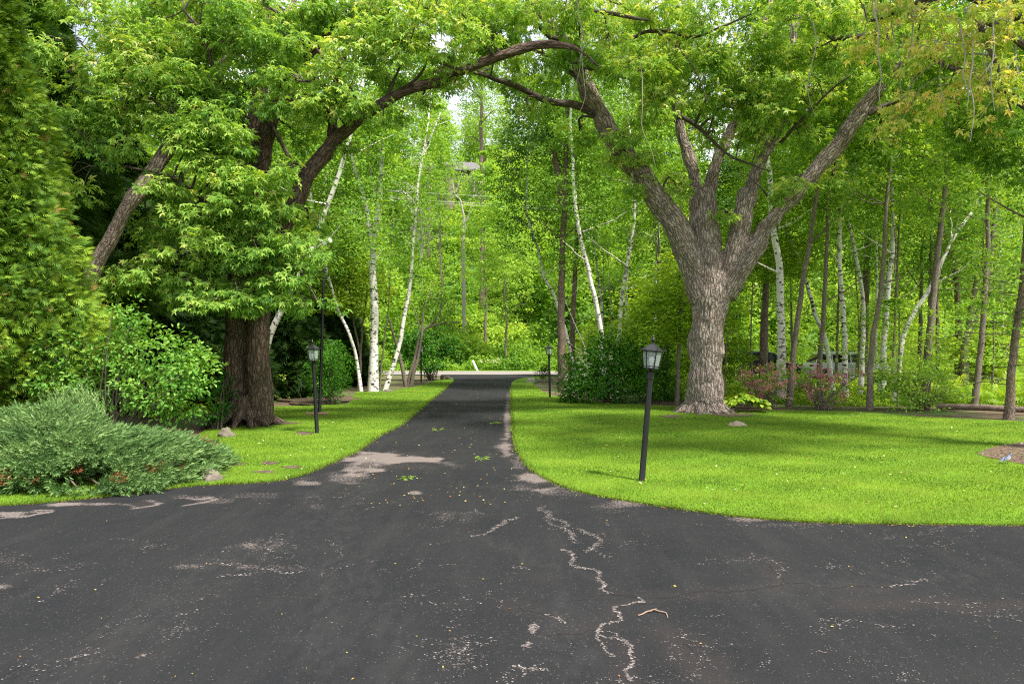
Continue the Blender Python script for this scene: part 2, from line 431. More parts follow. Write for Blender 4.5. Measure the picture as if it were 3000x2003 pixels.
# ================================================================== SETTING
left_tab = [(8.3, -22), (8.45, -8.5), (8.60, -6.45), (9.11, -5.44), (9.80, -4.60), (10.05, -3.77), (10.53, -3.3), (12.35, -3.04), (13.42, -2.96), (15.3, -2.98), (17.6, -2.85), (24.2, -2.99), (35, -3.26), (42, -3.6), (46, -4.6), (48.2, -7.0), (49, -12)]
right_tab = [(7.25, 22), (7.5, 9), (7.66, 5.75), (7.75, 3.71), (7.98, 2.8), (8.37, 2.14), (8.79, 1.57), (9.46, .90), (10.5, .47), (11.8, .23), (14, .08), (17.2, .03), (24, 0), (32, -.03), (38.4, .02), (42.5, .47), (45, 1.6), (47.2, 3.0), (48.4, 8)]
def smooth_tab(t):
    a = catmull(np.array([(x, y, 0, 0) for y, x in t], float), .25); return a[:, :2]      # (x, y)
LEDGE = smooth_tab(left_tab); REDGE = smooth_tab(right_tab)
def xl(y):
    o = np.argsort(LEDGE[:, 1], kind='stable'); return np.where(y < 8.3, -40, np.interp(y, LEDGE[o, 1], LEDGE[o, 0]))
def xr(y):
    o = np.argsort(REDGE[:, 1], kind='stable'); return np.where(y < 7.25, 40, np.interp(y, REDGE[o, 1], REDGE[o, 0]))

# --- forest floor and hill: one terrain sheet out to the horizon
def terr(x, y):
    """height of the land: level near the house, a wooded hill beyond the road"""
    x = np.asarray(x, float); y = np.asarray(y, float)
    t = np.clip((y-60)/62., 0, 1); h = 27*t*t*(3-2*t)
    q = np.stack([x*.05, y*.05, np.zeros_like(x)], -1).reshape(-1, 3)
    bumpy = (fbm(q, 3, 4)-.5).reshape(x.shape)*5*np.clip((y-58)/20, 0, 1)
    low = -.45*np.clip((x-6)/6, 0, 1)*np.clip((y-23)/6, 0, 1)*np.clip((48-y)/8, 0, 1)
    return h+bumpy-.03+low
gx = np.concatenate([np.linspace(-900, -90, 12), np.linspace(-80, 80, 100), np.linspace(90, 900, 12)])
gy = np.concatenate([[-60, -20], np.linspace(0, 140, 100), [160, 200, 300, 600, 1400]])
XX, YY = np.meshgrid(gx, gy); ZZ = terr(XX, YY)
def grid_faces(r, c):
    i = np.arange(r-1)[:, None]*c+np.arange(c-1)[None]
    return np.stack([i, i+1, i+c+1, i+c], 2).reshape(-1, 4)
m, nt, b = new_mat('forest_floor')
co = geopos(nt); n1 = noise(nt, co, .6, 5); n2 = noise(nt, co, 14, 5, .7); n3 = noise(nt, co, 60, 2)
col = mixc(nt, n2, (.035, .022, .014), (.19, .12, .075))
gr = mixc(nt, n3, (.03, .09, .012), (.10, .22, .02))
sep = N(nt, 'ShaderNodeSeparateXYZ'); nt.links.new(co, sep.inputs[0])
far = math_(nt, 'MULTIPLY_ADD', sep.outputs[1], .05, -2.3, clamp=True)
col = mixc(nt, math_(nt, 'MAXIMUM', ramp(nt, [(.47, 0), (.6, .8)], n1).outputs[0], far), col, gr)
nt.links.new(col, b.inputs['Base Color']); b.inputs['Roughness'].default_value = .95
bump(nt, b, n2, .8, .05); M['floor'] = m
me = np_mesh('ground', np.stack([XX, YY, ZZ], 2).reshape(-1, 3), [grid_faces(len(gy), len(gx))], m, None, True)
tag(obj('ground', me), kind='structure')

# --- driveway
rows = [0.8]
while rows[-1] < 48.6: rows.append(rows[-1]*1.006+.012)
rows = np.array(rows); cols = np.concatenate([np.linspace(-30, -8.2, 25), np.arange(-8, 8.01, .05), np.linspace(8.2, 30, 25)])
AX, AY = np.meshgrid(cols, rows); L_ = xl(rows)[:, None]; R_ = xr(rows)[:, None]
AX = np.clip(AX, L_, R_)
F = grid_faces(len(rows), len(cols)); fx = AX.reshape(-1)[F]
F = F[(fx.max(1)-fx.min(1)) > 1e-5]
AV = np.stack([AX, AY, np.zeros_like(AX)], 2).reshape(-1, 3)
U = AX.reshape(-1)/AY.reshape(-1)*2000+1500; Vv = 1016+4000/AY.reshape(-1)
wear = np.zeros(len(AV)); stain = np.zeros(len(AV)); dark = np.zeros(len(AV))
edge = np.minimum(AX-L_, R_-AX).reshape(-1)
nb = fbm(AV*np.array([1.1, 1.1, 1]), 3, 3); nc = fbm(AV*4.5, 3, 8)
wear += np.clip((nb-.56)*1.6, 0, .30)*(AV[:, 1] < 14)+.05
wear += np.clip(.42-edge*.8, 0, 1)*np.clip((nb-.38)*4, 0, 1)*(AV[:, 1] < 13)
def ell(u, v, ru, rv, amt, arr, pw=1.0, rag=.5):
    d = np.sqrt(((U-u)/ru)**2+((Vv-v)/rv)**2)+(nc-.5)*rag*2
    arr += amt*np.clip((1-d)*2.2, 0, 1)**pw
for u, v, ru, rv, a in [(1130, 1354, 240, 36, .42), (960, 1402, 150, 28, .38), (1210, 1346, 130, 10, 1.0), (1560, 1405, 90, 50, .30), (1480, 1270, 22, 110, .30), (1090, 1340, 90, 22, .75), (1050, 1378, 70, 22, .5), (1110, 1378, 32, 6, .9), (1020, 1400, 90, 20, .35),
                        (1490, 1240, 16, 60, .75), (1492, 1170, 12, 40, .6), (1470, 1310, 40, 30, .55), (1520, 1360, 40, 25, .6), (1560, 1400, 60, 22, .6), (1640, 1440, 90, 22, .55), (1800, 1480, 120, 14, .5),
                        (1480, 1425, 100, 18, .4), (1216, 1443, 26, 8, .95), (930, 1482, 38, 14, .55), (900, 1416, 60, 10, .5), (760, 1450, 110, 16, .55), (640, 1466, 80, 12, .6), (560, 1455, 80, 9, .6), (300, 1476, 130, 7, .85), (170, 1478, 80, 6, .8),
                        (30, 1508, 60, 12, 1.), (110, 1500, 40, 5, .9), (790, 1590, 80, 26, .45), (700, 1600, 60, 12, .45), (480, 1600, 60, 14, .4), (820, 1665, 160, 14, .5), (560, 1660, 90, 10, .4), (40, 1640, 80, 30, .45), (10, 1715, 30, 10, .6), (240, 1650, 80, 10, .25),
                        (1020, 1445, 40, 10, .4), (1150, 1240, 30, 8, .3), (1270, 1200, 20, 10, .5), (1240, 1215, 26, 12, .55), (1300, 1520, 50, 16, .35), (1320, 1500, 50, 9, .3), (1380, 1530, 40, 12, .35), (1290, 1780, 50, 40, .28), (1330, 1900, 60, 60, .25), (1560, 1960, 50, 9, .5), (1563, 1840, 8, 12, .9), (1545, 1890, 8, 8, .9),
                        (2200, 1520, 130, 10, .5), (2320, 1535, 110, 6, .5), (2800, 1560, 250, 25, .22), (2560, 1660, 80, 8, .35), (2160, 1645, 60, 6, .3), (2500, 1835, 200, 14, .3), (2960, 1790, 60, 30, .35), (2800, 1760, 60, 12, .3), (420, 1920, 20, 8, .8), (500, 1860, 60, 30, .2), (560, 1840, 50, 8, .3), (2040, 1815, 30, 12, .25), (2020, 1980, 60, 20, .3), (2640, 1990, 30, 8, .4), (1450, 1620, 120, 30, .15), (950, 1790, 200, 60, .08)]:
    ell(u, v, ru, rv, a, wear)
for u, v, ru, rv, a in [(300, 1476, 100, 4, .9), (415, 1478, 40, 12, .6), (1150, 1350, 170, 40, .35), (1490, 1260, 30, 120, .35), (2280, 1690, 20, 45, .6), (2060, 1890, 40, 30, .4), (2110, 1950, 50, 50, .5), (1860, 1930, 30, 60, .35), (1600, 1690, 60, 20, .25), (250, 1900, 220, 60, .12), (700, 1740, 300, 60, .1), (2600, 1765, 120, 8, .4)]:
    ell(u, v, ru, rv, a, stain, 1, .2)
def crack(pts, w, amt, arr, rag=.4):
    """a crack through ground points given by their bearing"""
    p = np.array([G(u, v)[:2] for u, v in pts]); d = np.full(len(AV), 9.)
    near = np.where((AV[:, 0] > p[:, 0].min()-1) & (AV[:, 0] < p[:, 0].max()+1) & (AV[:, 1] > p[:, 1].min()-1) & (AV[:, 1] < p[:, 1].max()+1))[0]
    q = AV[near, :2]+(np.stack([nc, vnoise(AV*6, 77)], 1)[near]-.5)*.16
    dn = np.full(len(near), 9.)
    for a, c in zip(p[:-1], p[1:]):
        ab = c-a; t = np.clip(((q-a)@ab)/(ab@ab), 0, 1); dn = np.minimum(dn, np.linalg.norm(q-a-t[:, None]*ab, axis=1))
    arr[near] = np.maximum(arr[near], amt*np.clip(1-dn/w, 0, 1))
K5 = lambda pts: [(1500+x/1.566, 1350+y/1.566) for x, y in pts]
for pts, w in [(K5([(450, 608), (700, 628), (1000, 600), (1240, 568), (1450, 580), (1740, 582)]), .05), (K5([(1240, 568), (1215, 510), (1180, 455), (1110, 435)]), .05), (K5([(0, 655), (130, 700), (210, 720)]), .05), (K5([(660, 650), (480, 668), (470, 720), (390, 770), (160, 800)]), .05), (K5([(740, 800), (830, 900), (960, 1010)]), .04)]:
    crack(pts, .16, .45, stain)
for pts in [K5([(730, 790), (820, 900), (980, 1023)]), K5([(1540, 650), (1800, 662), (2300, 655)])]: crack(pts, .22, .7, stain)
crack(K5([(530, 850), (520, 1010)]), .18, .5, stain)
for pts in [[(10, 1518), (80, 1511), (135, 1502), (130, 1494), (90, 1498)], [(375, 1480), (400, 1487), (450, 1483), (470, 1472), (440, 1466)], [(540, 1478), (580, 1475), (640, 1464), (560, 1462), (520, 1458)]]: crack(pts, .09, 1.3, wear)
scuff = np.zeros(len(AV))
for pts, w_ in [([(980, 2000), (930, 1850), (960, 1700), (1010, 1560), (1040, 1450), (1080, 1400)], .38), ([(1180, 2000), (1130, 1850), (1080, 1700), (1060, 1600)], .3), ([(150, 2000), (400, 1800), (640, 1660), (850, 1560), (960, 1500)], .5), ([(1330, 1560), (1500, 1610), (1640, 1670), (1760, 1700)], .2), ([(880, 1440), (940, 1480), (1000, 1530)], .3), ([(1330, 1400), (1370, 1440), (1440, 1475)], .12), ([(2300, 1740), (2500, 1700), (2800, 1690)], .5), ([(1700, 1990), (1640, 1850), (1650, 1750)], .3)]:
    crack(pts, w_, 1, scuff)
m, nt, b = new_mat('sealed_asphalt')
co = geopos(nt)
sfn = noise(nt, co, 7, 4, .6, (1.6, .6, 1)); agg = voro(nt, co, 130).outputs['Distance']; aggc = voro(nt, co, 130).outputs['Color']
big = noise(nt, co, .55, 4, .6); mid = noise(nt, co, 2.3, 5, .65)
streak = noise(nt, co, 1.0, 5, .6, (3.2, .45, 1))
base = mixc(nt, ramp(nt, [(.3, 0), (.7, 1)], big).outputs[0], (.0095, .0104, .0128), (.0180, .0187, .0205))
base = mixc(nt, ramp(nt, [(.35, 0), (.75, .55)], mid).outputs[0], base, (.025, .0245, .0245))
base = mixc(nt, ramp(nt, [(.5, 0), (.68, .35)], streak).outputs[0], base, (.034, .033, .033))
sp = N(nt, 'ShaderNodeSeparateColor'); nt.links.new(aggc, sp.inputs[0])
base = mixc(nt, ramp(nt, [(0, .0), (.6, .25), (1, 1)], sp.outputs[0]).outputs[0], base, (.13, .125, .125), 'MIX') if False else mixc(nt, math_(nt, 'MULTIPLY', sp.outputs[0], .3), base, (.042, .043, .045))
base = mixc(nt, math_(nt, 'MULTIPLY', attr(nt, 'scuff'), ramp(nt, [(.42, 0), (.62, .5)], sfn).outputs[0]), base, (.036, .036, .037))
base = mixc(nt, attr(nt, 'stain'), base, (.05, .038, .035))
fine = noise(nt, co, 34, 4, .75); fine2 = noise(nt, co, 95, 2, .6)
fn = math_(nt, 'ADD', math_(nt, 'MULTIPLY', fine, .7), math_(nt, 'MULTIPLY', fine2, .3))
w = math_(nt, 'ADD', attr(nt, 'wear'), 0.0)
thr = math_(nt, 'SUBTRACT', 0.68, math_(nt, 'MULTIPLY', w, .25))
pale = math_(nt, 'MULTIPLY', math_(nt, 'SUBTRACT', fn, thr), 22, clamp=True)
palec = mixc(nt, noise(nt, co, 60, 3), (.11, .088, .082), (.23, .195, .18))
grit = math_(nt, 'GREATER_THAN', sp.outputs[1], .99)
base = mixc(nt, math_(nt, 'MULTIPLY', grit, .25), base, (.26, .24, .23))
base = mixc(nt, pale, base, palec)
base = mixc(nt, math_(nt, 'MULTIPLY', math_(nt, 'MULTIPLY', math_(nt, 'SUBTRACT', attr(nt, 'dark'), .55), 5, clamp=True), math_(nt, 'GREATER_THAN', fine, .5)), base, (.007, .006, .006))
nt.links.new(base, b.inputs['Base Color']); b.inputs['Roughness'].default_value = .85; b.inputs['Specular IOR Level'].default_value = .12
hh = math_(nt, 'ADD', agg, math_(nt, 'MULTIPLY', pale, -.8)); bump(nt, b, hh, .55, .006)
me = np_mesh('driveway', AV, [F], m, {'wear': wear, 'stain': np.clip(stain*.45, 0, .4), 'dark': dark, 'scuff': scuff}, False)
tag(obj('driveway', me), kind='structure')

# --- chips of pale stone laid bare along cracks and worn spots, and thin dark cracks
rg = np.random.default_rng(77)
def walk(p, d, L, step, turn):
    out = [p]; a = d
    for k in range(int(L/step)):
        a += rg.normal(0, turn); a += (d-a)*.15; p = p+step*np.array([math.cos(a), math.sin(a)]); out.append(p)
    return np.array(out)
def dens(path, n_per_m):
    L = np.r_[0, np.cumsum(np.linalg.norm(np.diff(path, axis=0), axis=1))]; t = rg.uniform(0, L[-1], max(3, int(L[-1]*n_per_m)))
    return np.c_[np.interp(t, L, path[:, 0]), np.interp(t, L, path[:, 1])]
def frac(pts):
    p = np.array([G(u, v)[:2] for u, v in pts]); 
    for k in range(4):
        mid = (p[1:]+p[:-1])/2; l = np.linalg.norm(p[1:]-p[:-1], axis=1)[:, None]; mid = mid+rg.normal(0, 1, mid.shape)*l*.13
        q = np.empty((len(p)+len(mid), 2)); q[::2] = p; q[1::2] = mid; p = q
    return p
chips = []     # (xy, size)
def chipline(path, n, spread, size): c = dens(path, n); chips.append((c+rg.normal(0, spread, c.shape), size*rg.uniform(.4, 1.5, len(c))))
main = [([(150, 205), (160, 260), (230, 310), (285, 350), (290, 375)], 260, .03), ([(230, 310), (200, 300), (180, 270)], 120, .02), ([(310, 315), (370, 340), (380, 380), (340, 420)], 260, .022), ([(370, 340), (420, 330)], 90, .02), ([(380, 380), (430, 440), (480, 440)], 60, .02),
        ([(230, 405), (268, 415), (285, 450), (270, 480), (350, 495), (395, 540), (415, 590), (450, 608)], 300, .012), ([(575, 625), (605, 645), (530, 660), (470, 670), (495, 712), (430, 745), (395, 775), (400, 800), (520, 825), (545, 860), (558, 920), (545, 1010)], 300, .008), ([(395, 800), (430, 870), (470, 900)], 160, .008), ([(395, 775), (480, 800), (540, 850)], 90, .014), ([(1900, 540), (1850, 565), (1740, 580)], 170, .012), ([(1180, 455), (1215, 510), (1222, 540)], 70, .006), ([(0, 940), (160, 965)], 260, .012), ([(95, 790), (100, 745)], 330, .012), ([(60, 850), (75, 835)], 330, .012), ([(130, 700), (210, 720), (240, 745)], 140, .015), ([(0, 480), (70, 495)], 90, .03)]
for pts, n, sp_ in main: chipline(frac(K5(pts)), n*1.1, sp_*.8, .0075)
chipline(frac([(1520, 1515), (1460, 1540), (1385, 1572)]), 200, .018, .010)
chipline(frac([(640, 1690), (760, 1672), (800, 1668), (850, 1680)]), 110, .02, .009); chipline(frac([(560, 1660), (640, 1650), (720, 1655)]), 110, .02, .009)
# branching spatters: (u, v, ru, rv, how many)
for u, v, ru, rv, n in [(800, 1590, 110, 30, 16), (720, 1640, 200, 50, 14), (840, 1670, 120, 24, 12), (420, 1600, 90, 30, 9), (130, 1650, 140, 40, 12), (30, 1640, 60, 40, 8), (200, 1720, 200, 50, 8), (560, 1830, 120, 60, 8), (1300, 1530, 110, 40, 14), (1370, 1510, 60, 20, 8), (1270, 1790, 110, 110, 16), (1330, 1930, 120, 70, 16), (1450, 1750, 120, 60, 8), (1200, 1640, 250, 60, 10), (1500, 1980, 70, 20, 6), (1720, 1560, 140, 30, 8), (1800, 1500, 100, 12, 10), (1850, 1580, 80, 24, 6), (2150, 1645, 80, 10, 6), (2440, 1660, 160, 14, 10), (2250, 1540, 200, 12, 12), (2700, 1560, 300, 22, 18), (2800, 1620, 200, 60, 12), (2720, 1755, 90, 20, 6), (2900, 1790, 100, 34, 14), (2500, 1830, 220, 20, 14), (2600, 1980, 60, 20, 6), (2000, 1900, 200, 90, 12), (2400, 1910, 200, 60, 8), (1100, 1480, 160, 30, 8), (950, 1460, 120, 24, 12), (720, 1470, 130, 16, 10), (1560, 1440, 100, 24, 12), (1900, 1970, 160, 30, 8), (300, 1930, 240, 60, 8), (30, 1930, 60, 60, 6)]:
    for k in range(n):
        g_ = G(u+rg.normal(0, ru*.5), max(1440, v+rg.normal(0, rv*.5)))[:2]
        chipline(walk(g_, rg.choice([0, 3.14])+rg.normal(0, .7), rg.uniform(.05, .42), .02, .55), rg.uniform(20, 80), .012, .006)
cx = []; sz = []
for c, s_ in chips: cx.append(c); sz.append(s_)
n = 4200; yy = 1.8+rg.random(n)**1.5*12; cx.append(np.c_[rg.uniform(-1, 1, n)*yy*.8, yy]); sz.append(rg.uniform(.0015, .0055, n))
cx = np.concatenate(cx); sz = np.concatenate(sz); k = (cx[:, 0] > xl(cx[:, 1])+.02) & (cx[:, 0] < xr(cx[:, 1])-.02) & (cx[:, 1] > 1); cx = cx[k]; sz = sz[k]; n = len(cx)
a = np.linspace(0, 2*np.pi, 6)[:-1][None]+rg.uniform(0, 6, (n, 1)); rr = sz[:, None]*rg.uniform(.45, 1.25, (n, 5)); st = rg.uniform(.6, 1.5, (n, 1))
V = np.stack([cx[:, :1]+rr*np.cos(a)*st, cx[:, 1:]+rr*np.sin(a), np.full((n, 5), .0015)+.0025*rg.random((n, 1))], 2).reshape(-1, 3)
mc, nt2, b2 = new_mat('bare_aggregate'); nt2.links.new(ramp(nt2, [(0, (.06, .05, .047)), (.7, (.15, .125, .118)), (1, (.30, .27, .26))], attr(nt2, 'tint')).outputs[0], b2.inputs['Base Color']); b2.inputs['Roughness'].default_value = .9
tag(obj('asphalt_chips', np_mesh('asphalt_chips', V, [np.arange(n*5).reshape(-1, 5)], mc, {'tint': np.repeat(rg.random(n), 5)})), kind='structure')
dk = []; 
for pts in [K5([(450, 608), (700, 628), (1000, 600), (1240, 568), (1450, 580), (1740, 582)]), K5([(1240, 568), (1215, 510), (1180, 455), (1110, 435)]), K5([(0, 655), (130, 700), (210, 720)]), K5([(660, 650), (480, 668), (470, 720), (390, 770), (160, 800)]), K5([(300, 640), (575, 625)]), [(280, 1770), (300, 1830), (240, 1870)], [(130, 1965), (60, 1990)], [(560, 1510), (500, 1540), (430, 1570), (410, 1590)], K5([(775, 830), (830, 880)])]:
    p = frac(pts); d_ = np.gradient(p, axis=0); d_ /= np.linalg.norm(d_, axis=1)[:, None]; nn = np.c_[-d_[:, 1], d_[:, 0]]; w_ = (.0035*rg.uniform(.2, 1.6, len(p)))[:, None]
    m_ = len(p); V = np.r_[np.c_[p+nn*w_, np.full(m_, .0015)], np.c_[p-nn*w_, np.full(m_, .0015)]]; i_ = np.arange(m_-1); dk.append((V, np.stack([i_, i_+1, i_+1+m_, i_+m_], 1)))
V = []; F_ = []; o_ = 0
for v_, f_ in dk: V.append(v_); F_.append(f_+o_); o_ += len(v_)
tag(obj('asphalt_cracks', np_mesh('asphalt_cracks', np.concatenate(V), [np.concatenate(F_)], plain('dark_crack', (.006, .0055, .005), .95))), kind='structure')  # flat near-black ribbons drawn along the cracks

# --- public road
m, nt, b = new_mat('pale_concrete_road'); co = geopos(nt)
nt.links.new(mixc(nt, noise(nt, co, 3, 5), (.20, .175, .16), (.27, .24, .22)), b.inputs['Base Color']); b.inputs['Roughness'].default_value = .85
V = []
for x in np.linspace(-70, 70, 40):
    V += [(x, 48.9-.03*x*(x > 0)*.6, .012), (x, 57.6-.12*x*.3, .012)]
F = [(2*i, 2*i+2, 2*i+3, 2*i+1) for i in range(39)]
tag(obj('road', np_mesh('road', V, [F], m)), kind='structure')

# --- lawns
def poly_sheet(name, pts, z, mat, skirt=.06):
    from mathutils.geometry import tessellate_polygon
    n = len(pts); T = tessellate_polygon([[Vector((x, y, 0)) for x, y in pts]])
    V = [(x, y, z) for x, y in pts]+[(x, y, z-skirt) for x, y in pts]
    F = [tuple(t) for t in T]; Q = [(i, (i+1) % n, n+(i+1) % n, n+i) for i in range(n)]
    me = bpy.data.meshes.new(name); me.from_pydata(V, [], F+Q); me.materials.append(mat); me.update()
    bm = bmesh.new(); bm.from_mesh(me); bmesh.ops.recalc_face_normals(bm, faces=bm.faces); bm.to_mesh(me); bm.free()
    return tag(obj(name, me), kind='structure')
def inpoly(p, poly):
    x, y = p[:, 0], p[:, 1]; c = np.zeros(len(p), bool); poly = np.asarray(poly); j = len(poly)-1
    for i in range(len(poly)):
        xi, yi = poly[i]; xj, yj = poly[j]
        c ^= ((yi > y) != (yj > y)) & (x < (xj-xi)*(y-yi)/(yj-yi+1e-12)+xi); j = i
    return c
def lawn_mat(name, lo, hi):
    m, nt, b = new_mat(name); co = geopos(nt)
    a = noise(nt, co, .5, 4, .6); c = noise(nt, co, 45, 3, .7, (1, .6, 1)); d = noise(nt, co, 5, 4)
    st = N(nt, 'ShaderNodeTexWave'); st.inputs['Scale'].default_value = .33; st.inputs['Distortion'].default_value = 1.2; st.inputs['Detail'].default_value = 1
    mp = N(nt, 'ShaderNodeMapping'); mp.inputs['Rotation'].default_value = (0, 0, R(62)); nt.links.new(co, mp.inputs[0]); nt.links.new(mp.outputs[0], st.inputs[0])
    col = mixc(nt, c, lo, hi); col = mixc(nt, math_(nt, 'MULTIPLY', ramp(nt, [(.4, 0), (.65, 1)], a).outputs[0], .45), col, [hi[0]*1.25, hi[1]*1.02, hi[2]])
    col = mixc(nt, math_(nt, 'MULTIPLY', st.outputs['Fac'], .22), col, [k*1.5 for k in hi])
    col = mixc(nt, ramp(nt, [(.62, 0), (.74, .5)], d).outputs[0], col, (.16, .17, .03))
    nt.links.new(col, b.inputs['Base Color']); b.inputs['Roughness'].default_value = .9; b.inputs['Specular IOR Level'].default_value = .1
    bump(nt, b, c, .9, .02); return m
M['lawn'] = lawn_mat('lawn_soil_and_grass', (.05, .12, .010), (.14, .26, .018))
rb = [(12, 17.0), (17, 17), (19, 19), (18, 18)]
right_back = [G(u, v)[:2] for u, v in [(3300, 1236), (3000, 1236), (2900, 1231), (2700, 1222), (2500, 1207), (2350, 1205), (2250, 1203), (2180, 1206), (2100, 1196), (2000, 1193), (1900, 1188), (1800, 1184), (1700, 1172), (1630, 1163), (1590, 1148), (1560, 1125)]]
RL = [tuple(p) for p in REDGE if p[0] < 21.5][0:]
RL = [(x, y) for x, y in RL if y < 46]
RIGHT_LAWN = RL+[tuple(p) for p in [(2.4, 44)]]+[tuple(p) for p in right_back[::-1]]
left_back = [G(u, v)[:2] for u, v in [(1285, 1113), (1240, 1128), (1180, 1140), (1136, 1149), (1044, 1148), (1020, 1185), (900, 1190), (770, 1192), (700, 1235), (600, 1262), (560, 1290), (300, 1330)]]
LL = [(x, y) for x, y in LEDGE if x > -21 and y < 43.5]
LEFT_LAWN = LL+[tuple(p) for p in left_back]+[(-12, 12.5), (-21, 12.5)]
poly_sheet('lawn', RIGHT_LAWN, .02, M['lawn']); poly_sheet('lawn', LEFT_LAWN, .02, M['lawn'])
VERGE = [(-70, 57.9), (70, 53.8), (70, 60), (-70, 61)]
poly_sheet('verge', VERGE, .02, M['lawn'])

# --- mulch bed and bare patches on the lawn
m, nt, b = new_mat('bark_mulch'); co = geopos(nt)
v = voro(nt, co, 26, (1, .7, 1)); sp = N(nt, 'ShaderNodeSeparateColor'); nt.links.new(v.outputs['Color'], sp.inputs[0])
col = mixc(nt, sp.outputs[0], (.03, .018, .012), (.17, .11, .075)); col = mixc(nt, ramp(nt, [(.55, 0), (.66, .6)], noise(nt, co, 3, 5)).outputs[0], col, (.12, .17, .03))
nt.links.new(col, b.inputs['Base Color']); b.inputs['Roughness'].default_value = .95; bump(nt, b, v.outputs['Distance'], .8, .02); M['mulch'] = m
def patch(name, u, v, ru, rv, z=.027, mat=None, n=26, amp=.18, seed=1):
    r = random.Random(seed); ph = [r.uniform(0, 6.28) for _ in range(4)]
    pts = []
    for k in range(n):
        a = 2*math.pi*k/n; s = 1+amp*(math.sin(3*a+ph[0])+.6*math.sin(5*a+ph[1])+.5*math.sin(9*a+ph[2]))
        pts.append(tuple(G(u+ru*s*math.cos(a), v+rv*s*math.sin(a))[:2]))
    return poly_sheet(name, pts, z, mat or M['mulch'], .02)
BED = [tuple(G(u, v)[:2]) for u, v in [(2862, 1333), (2880, 1322), (2925, 1310), (2985, 1300), (3100, 1294), (3400, 1296), (3500, 1330), (3300, 1380), (3100, 1376), (3000, 1364), (2940, 1352), (2890, 1342)]]
poly_sheet('mulch_bed', BED, .028, M['mulch'], .02)
PATCHES = [(668, 1363, 48, 6, 3), (790, 1360, 24, 5, 4), (855, 1372, 26, 4, 5), (775, 1386, 30, 4, 6), (850, 1241, 30, 3, 7), (890, 1272, 26, 5, 8), (1965, 1222, 30, 4, 9), (2150, 1218, 60, 5, 12), (925, 1174, 110, 11, 11)]
for u, v, ru, rv, s in PATCHES: patch('bare_soil', u, v, ru, rv, seed=s)

# --- grass blades (nobody could count them)
def grass(name, poly, ymin, ymax, x0, x1, dens, mat, h0=.05, seed=3, holes=()):
    rg = np.random.default_rng(seed); P_ = []
    y = ymin
    while y < ymax:
        dy = y*.12; n = int((x1-x0)*dy*dens*(8/y)**1.7); q = np.stack([rg.uniform(x0, x1, n), rg.uniform(y, y+dy, n)], 1); y += dy
        q = q[np.abs(q[:, 0]) < q[:, 1]*.80+.5]; P_.append(q)
    q = np.concatenate(P_); q = q[inpoly(q, poly)]
    for hpoly in holes: q = q[~inpoly(q, hpoly)]
    n = len(q); sc = (q[:, 1]/8)**.85; bare = fbm(np.c_[q*1.3, np.zeros(n)], 3, 5)
    h = h0*rg.uniform(.6, 1.2, n)*(.8+.4*vnoise(np.c_[q*2, np.zeros(n)], 2)); w = .0034*sc*rg.uniform(.7, 1.3, n)
    a = rg.uniform(0, 2*np.pi, n); ln = rg.normal(0, .45, (n, 2))*h[:, None]
    base = np.c_[q, np.full(n, .018)]; d = np.stack([np.cos(a), np.sin(a), np.zeros(n)], 1)*w[:, None]
    top = base+np.c_[ln, h]; V = np.stack([base-d, base+d, top], 1).reshape(-1, 3)
    F = np.arange(n*3).reshape(-1, 3)
    t = np.clip(rg.random(n)*.45+(bare-.5)*.9+.30+.15*np.sin((q[:, 0]*.47+q[:, 1]*.88)*3.6), 0, 1)
    return tag(obj(name, np_mesh(name, V, [F], mat, {'tint': np.repeat(t, 3)})), 'short mown green grass of the lawns' if seed < 9 else 'rough tall green grass on the verge beyond the road', 'grass', kind='stuff')
M['grass'] = leaf_mat('grass_blade', [(0, (.06, .13, .014)), (.5, (.15, .26, .026)), (1, (.32, .40, .055))], .35, .5, (1.4, 1.2, .5), .2)
